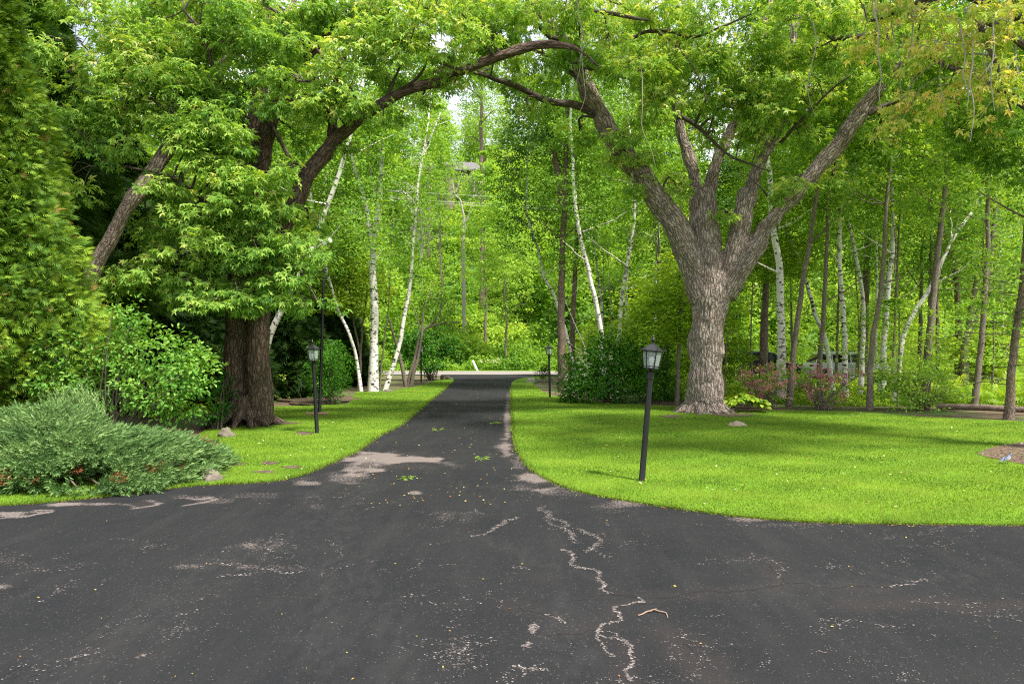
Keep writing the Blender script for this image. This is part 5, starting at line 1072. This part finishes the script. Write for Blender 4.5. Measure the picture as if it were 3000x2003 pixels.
for lb, u, Y, v0, v1, r0, mt in hill_tr:
    x = GX(u, Y); z0 = float(terr(x, Y)); t_ = empty('hill_tree', (x, Y, z0), label=lb, cat='tree'); zt = CAMZ+(1016-v1)/2000*Y-z0+3
    tb = [tube([(0, 0, -.3, r0), (.1, 0, zt*.4, r0*.8), (-.1, 0, zt*.8, r0*.6), (0, 0, zt*1.15, .04)], 8, .6, .2, int(u))]
    for k in range(7): s = zt*(.45+.09*k); a = rg.uniform(0, 6.28); tb.append(tube([(0, 0, s, r0*.35), (1.2*math.cos(a), math.sin(a), s+.8, r0*.2), (2.4*math.cos(a), 2*math.sin(a), s+1.2, .02)], 5, .6, .3, k))
    tubes_obj('trunk', tb, M[mt], t_)
    c = obj('crown', CR['green'][1], t_); c.location = (0, 0, max(0, zt-11)); c.scale = (1.1, 1.1, 1.0)
# pale leafless tree on the slope
x = GX(1361, 70); z0 = float(terr(x, 70)); t_ = empty('bare_tree', (0, 0, 0), label='pale leafless forked tree on the bright slope below the hilltop house', cat='tree')
bt = [LB((1357, 760, 70, .2), (1358, 698, 70, .18), (1359, 640, 70, .13), (1351, 595, 70, .1), (1333, 569, 70, .08), (1324, 524, 70, .05)), LB((1358, 698, 70, .16), (1364, 662, 70, .14), (1380, 609, 70, .13), (1387, 580, 70, .1), (1418, 557, 70, .06), (1440, 540, 70, .03)), LB((1384, 590, 70, .1), (1389, 546, 70, .07), (1386, 500, 70, .04)), LB((1333, 569, 70, .06), (1345, 540, 70, .04), (1352, 510, 70, .02)), LB((1387, 580, 70, .06), (1405, 548, 70, .04), (1412, 520, 70, .02)), LB((1351, 595, 70, .06), (1370, 588, 70, .03), (1374, 570, 70, .02))]
bt[0].insert(0, (x, 70, z0-.3, .22))
tubes_obj('trunk', [tube(l, 6, .4, .15, i) for i, l in enumerate(bt)], M['twig_pale'], t_)
# tangled pale twigs at the hill crest
t_ = empty('bare_tree', (GX(1230, 84), 84, 0), label='grey leafless tree with a haze of fine twigs on the hill crest', cat='tree'); tw = []; zb = float(terr(GX(1230, 84), 84))
tw.append(tube([(0, 0, zb-.3, .25), (.2, 0, zb+6, .2), (0, 0, zb+14, .06)], 7, .6, .3, 3))
for k in range(60):
    s = zb+rg.uniform(5, 13); a = rg.uniform(0, 6.28); l = rg.uniform(1.5, 4); e = np.array([math.cos(a)*l, math.sin(a)*l, s+l*rg.uniform(.2, .8)])
    tw.append(tube([(0, 0, s, .06), (*(e*[.5, .5, 1]-[0, 0, .3]), .04), (*e, .015)], 4, .8, .3, k))
    for j in range(4): q = e*rg.uniform(.5, 1)*[1, 1, 0]+[0, 0, e[2]-rg.uniform(0, 1)]; tw.append(tube([(*q, .022), (*(q+rg.normal(0, .7, 3)+[0, 0, .5]), .008)], 3, .8))
tubes_obj('trunk', tw, M['twig_pale'], t_)

# ================================================================== SMALL THINGS
m, nt, b = new_mat('fieldstone'); co = objco(nt)
nt.links.new(mixc(nt, noise(nt, co, 4, 6, .65), (.10, .08, .062), (.24, .20, .165)), b.inputs['Base Color']); b.inputs['Roughness'].default_value = .9; bump(nt, b, noise(nt, co, 12, 6, .7), .7, .03); M['rock'] = m
m2 = m.copy(); m2.name = 'pale_fieldstone'
def rock(label, u, v, w, h, Y=None, seed=1, mat=None, d=None):
    g = G(u, v); Y = Y or g[1]; n = 36; mk = 22
    th, ph = np.meshgrid(np.linspace(0, 2*np.pi, n, endpoint=False), np.linspace(-.5*np.pi, .5*np.pi, mk))
    p = np.stack([np.cos(th)*np.cos(ph), np.sin(th)*np.cos(ph), np.sin(ph)], 2).reshape(-1, 3)
    p *= (1+.6*(fbm(p*1.5+seed*3, 3, seed)-.5)*2+.22*(fbm(p*5+seed, 2, seed)-.5))[:, None]; p[:, 2] *= .85
    p = p*[w/2, (d or w*.8)/2, h]; p[:, 2] += .03*h
    F = []
    for j in range(mk-1):
        for i in range(n): F.append((j*n+i, j*n+(i+1) % n, (j+1)*n+(i+1) % n, (j+1)*n+i))
    o = obj('rock', np_mesh('rock', p, [np.array(F)], mat or M['rock'], None, True)); o.location = (GX(u, Y), Y, .0); tag(o, label, 'rock'); return o
pale = plain('pale_boulder', (.50, .46, .42), .9)
rock('brown rock at the foot of the twin-stemmed maple', 665, 1279, .36, .2, seed=2)
rock('grey rock poking out at the right end of the juniper', 620, 1408, .32, .19, seed=3, d=.3)
rock('flat tan rock on the right lawn in front of the hosta', 2158, 1248, .50, .13, seed=4, mat=plain('tan_stone', (.42, .33, .25), .9), d=.3)
rock('white boulder at the right side of the driveway mouth', 1555, 1121, .50, .32, seed=5, mat=pale)
rock('grey boulder at the left side of the driveway mouth', 1306, 1111, .6, .28, seed=6)
rock('flat grey stone left of the boulder at the driveway mouth', 1270, 1103, 1.2, .2, seed=7)
rock('small brown stone at the foot of the slim curving birch', 1138, 1148, .35, .12, seed=8)
# log behind the hosta, fallen log, timber edging
def log(label, a, b_, r, mat, cat='log', name='log'):
    tg = tubes_obj(name, [tube([(*a, r), (*((np.array(a)+np.array(b_))/2+[0, 0, .02]), r*.95), (*b_, r*.8)], 12, .3, .03, 4)], mat); return tag(tg, label, cat)
log('weathered grey log lying behind the hosta', (GX(2110, 23), 23, .16), (GX(2200, 22.6), 22.6, .13), .13, M['twig_pale'])
log('long fallen brown trunk lying at the edge of the right woods', (GX(2745, 21.6), 21.6, .12), (GX(3120, 19.6), 19.6, .12), .1, M['bark_pine'], name='fallen_log')
tmb = MB(); tmb.box((GX(1588, 39), 39, .07), (1.3, .15, .14)); tag(tmb.build('timber_edging', M['twig_pale'], bevel=.01), 'low grey timber edging beside the white boulder', 'edging')
# paving stones at the pole
mb = MB(); g = G(928, 1216); mb.box((g[0], g[1], .045), (.62, .3, .05)); tag(mb.build('stone_slab', plain('red_slab', (.25, .15, .11), .9), bevel=.01), 'flat reddish stone slab at the foot of the tall black pole', 'slab')
# white leaning post
mb = MB(); mb.box((0, 0, .45), (.17, .05, 1.05)); o = mb.build('marker_post', plain('white_painted_post', (.85, .85, .83), .5), bevel=.02)
o.location = (GX(1398, 55.6), 56.3, 0); o.rotation_euler = (0, R(-25), 0); tag(o, 'white flat marker post leaning left on the far edge of the road', 'post')

# --- lamps
glass, nt, b = new_mat('lantern_glass'); b.inputs['Base Color'].default_value = (.75, .85, .8, 1); b.inputs['Roughness'].default_value = .15
tb_ = N(nt, 'ShaderNodeBsdfTransparent'); ms = N(nt, 'ShaderNodeMixShader'); ms.inputs[0].default_value = .28
nt.links.new(tb_.outputs[0], ms.inputs[1]); nt.links.new(b.outputs[0], ms.inputs[2]); nt.links.new(ms.outputs[0], nt.nodes['Material Output'].inputs['Surface'])
bulbm = plain('frosted_bulb', (.8, .8, .78), .3)
def ring(mb, n, r0, z0, r1, z1, w, c=0):
    for k in range(n):
        a = 2*math.pi*(k+.5)/n; mb.bar((r0*math.cos(a), r0*math.sin(a), z0), (r1*math.cos(a), r1*math.sin(a), z1), w, 6)
def hexa(mb, n, r, z, w):
    for k in range(n):
        a, a2 = [2*math.pi*(k+j+.5)/n for j in (0, 1)]; mb.bar((r*math.cos(a), r*math.sin(a), z), (r*math.cos(a2), r*math.sin(a2), z), w, 6)
def lamp(label, loc, lean, rz=0.0):
    t_ = empty('lamp_post', loc, label=label, cat='lamp post', group='black lantern posts lining the driveway'); t_.rotation_euler = (lean[1], lean[0], rz)
    h = 1.52; mb = MB()
    mb.lathe([(.052, 0), (.046, .02), (.044, .6), (.04, h-.03), (.04, h)], 20); mb.build('pole', M['black'], t_, True)
    mb = MB(); mb.lathe([(.045, h), (.054, h+.005), (.054, h+.04), (.048, h+.045), (.048, h+.075), (.054, h+.08), (.054, h+.10), (.03, h+.115), (.04, h+.135), (.1, h+.15)], 20); mb.build('collar', M['black'], t_, True)
    z0 = h+.155; z1 = z0+.255; r0, r1 = .108, .145; mb = MB()
    hexa(mb, 6, r0, z0, .011); hexa(mb, 6, r1, z1, .012); hexa(mb, 6, r0+.005, z0+.035, .006); ring(mb, 6, r0, z0, r1, z1, .009)
    mb.lathe([(.105, -.012), (.105, .0)], 6, (0, 0, z0), math.pi/6)
    for k in range(6):
        a = 2*math.pi*(k+.5)/6; c_, s_ = math.cos(a), math.sin(a)
        mb.bar((r1*c_, r1*s_, z1), ((r1+.035)*c_, (r1+.035)*s_, z1+.015), .007, 6); mb.bar(((r1+.035)*c_, (r1+.035)*s_, z1+.015), ((r1+.03)*c_, (r1+.03)*s_, z1+.045), .009, 6)
    fr = mb.build('lantern_frame', M['black'], t_)
    mb = MB()
    for k in range(6):
        a, a2 = [2*math.pi*(k+j+.5)/6 for j in (0, 1)]
        V = [(r*.985*math.cos(q), r*.985*math.sin(q), z) for r, z, q in ((r0, z0, a), (r0, z0, a2), (r1, z1, a2), (r1, z1, a))]; mb.add(V, [(0, 1, 2, 3)])
    mb.build('glass', glass, t_)
    mb = MB(); mb.lathe([(.017, z0), (.017, z0+.05), (.02, z0+.07), (.038, z0+.115), (.04, z0+.14), (.03, z0+.165), (.012, z0+.18), (.002, z0+.183)], 16); mb.build('bulb', bulbm, t_, True)
    mb = MB(); mb.lathe([(.163, z1), (.163, z1+.014), (.155, z1+.02), (.06, z1+.095), (.05, z1+.105), (.05, z1+.115), (.02, z1+.12)], 6, (0, 0, 0), math.pi/6); rf = mb.build('roof', M['black'], t_)
    mb = MB(); mb.lathe([(.014, z1+.118), (.012, z1+.135), (.026, z1+.15), (.03, z1+.165), (.02, z1+.19), (.01, z1+.205), (.016, z1+.22), (.004, z1+.24)], 12); mb.build('finial', M['black'], rf, True)
    return t_
g = G(1880, 1412); lamp('nearest black lantern post, leaning right, on the sunny right lawn', (g[0], g[1], .01), (R(4.6), R(1)), R(12))
g = G(929, 1271); lamp('black lantern post leaning slightly left on the left lawn, near the twin-stemmed maple', (g[0], g[1], .01), (R(-2.8), 0), R(25))
g = G(1611, 1165); lamp('black lantern post in front of the tall brown trunks on the right', (g[0], g[1], .01), (R(-1.2), 0), R(5))
g = G(1234, 1120); lamp('farthest black lantern post, in shade beside the many-stemmed brown tree', (g[0], g[1], .01), (0, 0), R(8))
# floodlight pole
g = G(936, 1212); t_ = empty('floodlight_pole', (g[0], g[1], 0), label='very tall thin black pole with white floodlights on top, on the left lawn', cat='pole'); t_.rotation_euler = (0, R(1.8), 0)
mb = MB(); mb.lathe([(.06, 0), (.05, .03), (.042, 1.5), (.042, 5.0), (.03, 5.02)], 14); mb.build('pole', M['black'], t_, True)
mb = MB(); mb.bar((-.1, 0, 5.03), (.1, 0, 5.03), .02); mb.box((0, 0, 5.08), (.1, .08, .12)); mb.build('bracket', M['steel'], t_)
for s in (-1, 1):
    mb = MB(); a = Vector((s*.07, -.02, 5.14)); mb.bar(a, a+Vector((s*.12, -.12, .03)), .03, 12, .075); mb.build('floodlight', M['steel'], t_, True)

# --- fence, parking strip and cars beyond the right woods
me = np_mesh('parking_strip', [(10, 37.5, .01), (34, 37.5, .01), (34, 48.5, .01), (10, 48.5, .01)], [np.array([[0, 1, 2, 3]])], plain('worn_grey_gravel', (.2, .19, .17), .95)); tag(obj('parking_strip', me), kind='structure')
fn = empty('rail_fence', (0, 0, 0), label='low weathered split-rail fence in front of the parked cars', cat='fence')
for k in range(7):
    x = 12+2.0*k; mb = MB(); mb.box((x, 36.6, .33), (.12, .12, .70)); mb.build('post', M['twig_pale'], fn, bevel=.01)
    if k < 6:
        for z in (.25, .48): mb = MB(); mb.bar((x-.05, 36.56+.04*(k % 2), z), (x+2.05, 36.6-.04*(k % 2), z+.02), .05, 6, .04); mb.build('rail', M['twig_pale'], fn)
def car(label, loc, rz, paint, kind):
    t_ = empty('parked_car', loc, label=label, cat='car'); t_.rotation_euler = (0, 0, rz)
    pm, nt, b = new_mat(kind); b.inputs['Base Color'].default_value = (*paint, 1); b.inputs['Roughness'].default_value = .22; b.inputs['Coat Weight'].default_value = .6
    gl, nt, b = new_mat('dark_car_glass'); b.inputs['Base Color'].default_value = (.015, .02, .02, 1); b.inputs['Roughness'].default_value = .05
    L = 2.35; W_ = .93
    low = [(-L, .42), (-L-.02, .75), (-L+.06, 1.0), (-1.9, 1.06), (.95, 1.04), (1.9, .96), (2.25, .84), (L, .6), (L-.03, .36), (1.95, .3), (1.86, .55), (1.66, .72), (1.36, .72), (1.15, .55), (1.08, .28), (-1.02, .28), (-1.1, .55), (-1.3, .72), (-1.6, .72), (-1.8, .55), (-1.88, .32)]
    mb = MB(); n = len(low)
    for k_, (w0, s) in enumerate(((W_, 1.0),)):
        V = [(x, -w0, z) for x, z in low]+[(x, w0, z) for x, z in low]
        mb.add(V, [tuple(range(n)), tuple(range(n, 2*n))[::-1]]+[(i, n+i, n+(i+1) % n, (i+1) % n) for i in range(n)])
    mb.build('body', pm, t_, bevel=.05)
    gh = [(-2.1, 1.04, .86), (-1.75, 1.62, .68), (-1.4, 1.70, .66), (.1, 1.70, .66), (.45, 1.62, .68), (1.15, 1.04, .86)]; mb = MB()
    V = [(x, -w, z) for x, z, w in gh]+[(x, w, z) for x, z, w in gh]; n = len(gh)
    mb.add(V, [tuple(range(n)), tuple(range(n, 2*n))[::-1]]+[(i, n+i, n+(i+1) % n, (i+1) % n) for i in range(n)]); mb.build('cabin', pm, t_, bevel=.04)
    def side(x0, x1, a0, a1):
        for s in (-1, 1):
            mb = MB(); f = lambda z: s*(.86-(z-1.04)/.58*.18+.012)
            mb.add([(x0, f(1.09), 1.09), (x1, f(1.09), 1.09), (a1, f(1.56), 1.56), (a0, f(1.56), 1.56)], [(0, 1, 2, 3)]); mb.build('side_window', gl, t_)
    side(-1.9, -1.15, -1.65, -1.15); side(-1.08, -.12, -1.08, -.12); side(-.04, .98, -.04, .42)
    for nm, x0, x1, z0, z1 in (('windshield', 1.10, .52, 1.09, 1.58), ('rear_window', -2.08, -1.80, 1.09, 1.56)):
        s = .015 if x0 > 0 else -.02; mb = MB(); mb.add([(x0+s, -.80, z0+.01), (x0+s, .80, z0+.01), (x1+s, .63, z1+.01), (x1+s, -.63, z1+.01)], [(0, 1, 2, 3)]); mb.build(nm, gl, t_)
    rub = plain('tyre_rubber', (.02, .02, .02), .8)
    for x in (-1.45, 1.51):
        for s in (-1, 1):
            mb = MB(); mb.lathe([(.2, -.11), (.33, -.11), (.36, -.08), (.36, .08), (.33, .11), (.2, .11)], 24); w = mb.build('wheel', rub, t_, True); w.location = (x, s*.84, .36); w.rotation_euler = (R(90), 0, 0)
            mb = MB(); mb.lathe([(.04, -.1), (.06, -.115), (.215, -.10), (.215, .10), (.06, .115), (.04, .1)], 10); r_ = mb.build('rim', M['steel'], w, False)
    for s in (-1, 1):
        mb = MB(); mb.bar((-1.6, s*.6, 1.76), (.2, s*.6, 1.76), .018, 6); mb.bar((-1.6, s*.6, 1.68), (-1.6, s*.6, 1.76), .018, 6); mb.bar((.2, s*.6, 1.68), (.2, s*.6, 1.76), .018, 6); mb.build('roof_rail', M['steel'] if paint[0] < .1 else M['black'], t_)
        mb = MB(); mb.box((2.2, s*.7, .78), (.18, .34, .12)); mb.build('headlight', M['steel'], t_, bevel=.02)
        mb = MB(); mb.box((-2.26, s*.8, .9), (.22, .26, .12)); mb.build('tail_light', plain('red_lens', (.35, .015, .02), .2), t_, bevel=.02)
        mb = MB(); mb.box((.85, s*1.0, 1.1), (.14, .2, .14)); mb.build('mirror', pm, t_, bevel=.03)
        for x in (-.55, .45): mb = MB(); mb.box((x, s*(W_+.012), .93), (.2, .02, .03)); mb.build('door_handle', M['steel'], t_)
    return t_
car('black four-wheel-drive car parked behind the woods, just right of the big maple', (GX(2232, 43), 43, .01), R(3), (.012, .014, .02), 'black_car_paint')
car('white car with black roof rails parked behind the azaleas', (GX(2482, 40.5), 40.5, .01), R(-6), (.75, .77, .8), 'white_car_paint')

# --- hilltop house
hx, hy = GX(1300, 116), 116; hz = float(terr(hx, hy))-.5; top = CAMZ+(1016-498)/2000*hy
HS = empty('house', (hx, hy, hz), label='house with pale grey shingle roof half hidden at the top of the hill', cat='house')
roofm = plain('grey_shingles', (.15, .14, .15), .9); wallm = plain('dark_house_wall', (.07, .065, .06), .9); H = top-hz
mb = MB(); mb.box((0, 3, H/2), (13, 7, H)); mb.build('wall', wallm, HS)
mb = MB(); mb.add([(-7.3, -.9, H-.1), (7.3, -.9, H-.1), (7.0, 3, H+2.1), (-7.0, 3, H+2.1), (-7.3, 6.9, H-.1), (7.3, 6.9, H-.1), (-7.3, -.9, H-.35), (7.3, -.9, H-.35), (-7.3, 6.9, H-.35), (7.3, 6.9, H-.35)], [(0, 1, 2, 3), (3, 2, 5, 4), (0, 3, 4, 8, 6), (1, 7, 9, 5, 2), (6, 7, 1, 0), (4, 5, 9, 8), (6, 8, 9, 7)]); mb.build('roof', roofm, HS)
wg, nt, b = new_mat('dark_window_glass'); b.inputs['Base Color'].default_value = (.02, .03, .04, 1); b.inputs['Roughness'].default_value = .05
for x in (1.3, 3.3, 5.3, -4):
    mb = MB(); mb.box((x, -.53, H-1.5), (1.5, .08, 1.5)); w = mb.build('window', M['twig_pale'], HS); mb = MB(); mb.box((x, -.58, H-1.5), (1.25, .05, 1.25)); mb.build('pane', wg, w)
# broad trunk in front of it
x = GX(1316, 104); z0 = float(terr(x, 104)); st_ = tubes_obj('broken_tree', [tube([(x, 104, z0-.5, .95), (x, 104, z0+3, .8), (x+.1, 104, CAMZ+(1016-488)/2000*104, .72)], 14, .5, .1, 3)], M['bark_thin']); tag(st_, 'broad broken-off trunk on the hill left of the house wall', 'tree stump')
# overhead cables
for k, (v, lb) in enumerate([(572, 'highest overhead cable crossing the slope below the hilltop house'), (594, 'middle overhead cable crossing the slope below the hilltop house'), (601, 'lowest overhead cable crossing the slope below the hilltop house')]):
    Yc = 62+k*.3; z = CAMZ+(1016-v)/2000*Yc; x0 = GX(1360, Yc)
    tg = tubes_obj('overhead_cable', [tube([(x0+s, Yc, z-.055*s+.0012*s*s-.0, .014) for s in np.linspace(-34, 40, 16)], 5, 2)], M['steel']); tag(tg, lb, 'cable')

# --- birds
def bird(label, g, rz, cols, s=1.0):
    t_ = empty('bird', (g[0], g[1], .02), rz, label=label, cat='bird')
    pts = [((-.17, 0, .05), .012), ((-.08, 0, .075), .022), ((0, 0, .10), .042), ((.05, 0, .135), .04), ((.085, 0, .175), .027), ((.11, 0, .20), .026), ((.145, 0, .20), .005)]
    rows = [(x*s, y*s, (z)*s, r*s) for (x, y, z), r in pts]; V, F, B, _ = tube(rows, 12, .02)
    m_, nt, b = new_mat('bird_plumage'); co = objco(nt); sx = N(nt, 'ShaderNodeSeparateXYZ'); nt.links.new(co, sx.inputs[0])
    up = ramp(nt, [(.42, cols[1]), (.5, cols[0])], math_(nt, 'ADD', math_(nt, 'MULTIPLY', math_(nt, 'SUBTRACT', sx.outputs[2], math_(nt, 'MULTIPLY', sx.outputs[0], .45)), 6), -.1))
    bars = ramp(nt, [(.5, 0), (.55, .5)], noise(nt, co, 60, 1)); nt.links.new(mixc(nt, bars.outputs[0], up.outputs[0], cols[2]), b.inputs['Base Color'])
    obj('body', np_mesh('body', V, [F], m_, {'barkco': B}, True), t_)
    for w in (-1, 1):
        V2, F2, B2, _ = tube([(.045*s, w*.035*s, .13*s, .006*s), (-.02*s, w*.042*s, .11*s, .028*s), (-.11*s, w*.02*s, .07*s, .008*s)], 8, .02); obj('wing', np_mesh('wing', V2, [F2], m_, {'barkco': B2}, True), t_)
        mb = MB(); mb.bar((.01*s, w*.015*s, 0), (.01*s, w*.018*s, .075*s), .0035*s, 5); mb.bar((-.01*s, w*.015*s, .003), (.035*s, w*.015*s, .003), .003*s, 5); mb.build('leg', M['black'], t_)
    mb = MB(); mb.bar((.10*s, 0, .225*s), (.075*s, 0, .25*s), .012*s, 6, .002*s); mb.build('crest', m_, t_)
    return t_
bird('blue jay standing on the right lawn near the woods, with its back turned', (GX(2956, 20.3), 20.3), R(70), [(.10, .16, .45), (.6, .6, .62), (.45, .5, .7)], 1.15)
bird('blue and white jay at the front edge of the mulch bed', G(2948, 1362), R(10), [(.05, .07, .13), (.75, .75, .75), (.3, .35, .45)], .8)

# --- fallen stick and leafy sprigs
K5b = lambda x, y: G(1500+x/1.566, 1350+y/1.566)
rows = [(*K5b(x, y)[:2], z, r) for x, y, z, r in [(578, 712, .007, .0045), (598, 706, .009, .0055), (615, 697, .012, .0055), (636, 694, .014, .006), (650, 690, .016, .0055), (672, 695, .013, .005), (690, 697, .011, .005), (705, 702, .009, .0045), (713, 722, .006, .003)]]
stk = tubes_obj('stick', [tube(rows, 7, .03, .01, 2), tube([rows[3], (rows[3][0]+.05, rows[3][1]+.02, .02, .003)], 4, .05)], plain('bare_stick', (.30, .20, .15), .85)); tag(stk, 'bent bare stick lying on the asphalt in the foreground', 'stick')
rg = np.random.default_rng(8)
for lb, u, v, w in [('small sprig of fresh green leaves on the driveway, far one', 1282, 1260, .28), ('sprig of fresh green leaves in the middle of the driveway', 1412, 1343, .26), ('bright green leaves scattered in a small heap on the asphalt', 1192, 1400, .26), ('sprig of leaves near the right driveway edge', 1450, 1240, .3)]:
    g = G(u, v); n = 16; p = np.c_[g[0]+rg.uniform(-w/2, w/2, n), g[1]+rg.uniform(-w, w, n)*.7, np.full(n, .012)]
    V, F, A = leaves('maple', p, rg.normal(0, 1, (n, 3))*[1, 1, .15], np.array([0, 0, 1])+rg.normal(0, .3, (n, 3)), rg.uniform(.035, .08, n), rg.uniform(.0, .5, n))
    tag(obj('leaf_sprig', leafmesh('leaf_sprig', [(V, F, A)], M['leaf_maple2'])), lb, 'leaves')
# loose leaves, petals and twigs: litter
M['litter'] = leaf_mat('fallen_leaf_bits', [(0, (.30, .10, .04)), (.3, (.42, .26, .08)), (.6, (.45, .42, .08)), (.8, (.55, .58, .3)), (1, (.7, .7, .62))], .15)
def litter(name, label, n, u0, u1, v0, v1, poly, z, size, seed, pw=1., tl=0, th=1):
    rg = np.random.default_rng(seed); u = rg.uniform(u0, u1, n); v = v0+(v1-v0)*rg.random(n)**pw; Y = 4000/(v-1016); p = np.c_[(u-1500)/2000*Y, Y, np.full(n, z)]
    k = inpoly(p[:, :2], poly); p = p[k]; n = len(p); sz = size*(p[:, 1]/12)**.35*rg.uniform(.5, 1.3, n)
    V, F, A = leaves('oval6', p, rg.normal(0, 1, (n, 3))*[1, 1, .2], np.array([0, 0, 1])+rg.normal(0, .3, (n, 3)), sz, rg.uniform(tl, th, n))
    tag(obj(name, leafmesh(name, [(V, F, A)], M['litter'])), label, 'leaf litter', kind='stuff')
DRV = [(-15, 1), (15, 1), (15, 7.4)]+[tuple(p) for p in REDGE if p[0] < 14]+[tuple(p) for p in LEDGE[::-1] if p[0] > -14]
litter('leaf_litter', 'yellow-green leaf bits scattered over the narrow driveway', 300, 1000, 1520, 1130, 1480, DRV, .006, .034, 1, .8, .0, .8)
litter('leaf_litter', 'few rusty and yellow leaf bits on the wide asphalt in the foreground', 70, 0, 3000, 1440, 2000, DRV, .006, .028, 2, 1.2, 0, .6)
litter('leaf_litter', 'pale fallen leaves and petals scattered on the right lawn', 330, 1500, 3000, 1180, 1500, RIGHT_LAWN, .04, .042, 3, 1.3, .3, 1)
litter('leaf_litter', 'pale fallen leaves and petals scattered on the left lawn', 150, 600, 1330, 1150, 1440, LEFT_LAWN, .04, .042, 4, 1.2, .3, 1)
litter('leaf_litter', 'brown chips and dead leaves on the mulch bed by the right edge', 350, 2850, 3100, 1290, 1385, BED, .035, .035, 5, 1, 0, .5)
# --- grass last
PH = []
for u, v, ru, rv, s in PATCHES:
    PH.append([tuple(G(u+ru*.95*math.cos(a), v+rv*.9*math.sin(a))[:2]) for a in np.linspace(0, 6.28, 20)[:-1]])
PH.append(BED)
grass('lawn_grass', RIGHT_LAWN, 7.2, 34, -1, 22, 2600, M['grass'], .030, 3, PH)
grass('lawn_grass', LEFT_LAWN, 7.8, 36, -14, -2.5, 2600, M['grass'], .030, 4, PH)

# ragged grass hanging over the asphalt edges
rg = np.random.default_rng(12); Q = []
for E in (LEDGE, REDGE):
    e = E[(E[:, 1] < 34) & (np.abs(E[:, 0]) < 9)]
    for a_, b_ in zip(e[:-1], e[1:]):
        n = int(np.linalg.norm(b_-a_)*420*(8/a_[1])); t = rg.random((n, 1)); q = a_+(b_-a_)*t+rg.normal(0, .028, (n, 2)); Q.append(q)
q = np.concatenate(Q); n = len(q); sc = (q[:, 1]/8)**.85; h = .05*rg.uniform(.4, 1.3, n)*(.5+vnoise(np.c_[q*3, np.zeros(n)], 4)); w = .0042*sc*rg.uniform(.7, 1.3, n); a = rg.uniform(0, 6.28, n)
base = np.c_[q, np.full(n, .003)]; d = np.stack([np.cos(a), np.sin(a), np.zeros(n)], 1)*w[:, None]; top = base+np.c_[rg.normal(0, .7, (n, 2))*h[:, None], h]
V = np.stack([base-d, base+d, top], 1).reshape(-1, 3)
tag(obj('edge_grass', np_mesh('edge_grass', V, [np.arange(n*3).reshape(-1, 3)], M['grass'], {'tint': np.repeat(np.clip(rg.random(n)*.9, 0, 1), 3)})), 'ragged tufts of grass creeping over the edges of the driveway', 'grass', kind='stuff')
V, F, A = leaves('thin', np.c_[q[::6]+rg.normal(0, .05, (len(q[::6]), 2)), np.full(len(q[::6]), .006)], rg.normal(0, 1, (len(q[::6]), 3))*[1, 1, .1], np.array([0, 0, 1])+rg.normal(0, .2, (len(q[::6]), 3)), rg.uniform(.015, .05, len(q[::6])), rg.uniform(0, .45, len(q[::6])))
tag(obj('leaf_litter', leafmesh('leaf_litter', [(V, F, A)], M['litter'])), 'brown crumbs and dead blades along the edges of the driveway', 'leaf litter', kind='stuff')
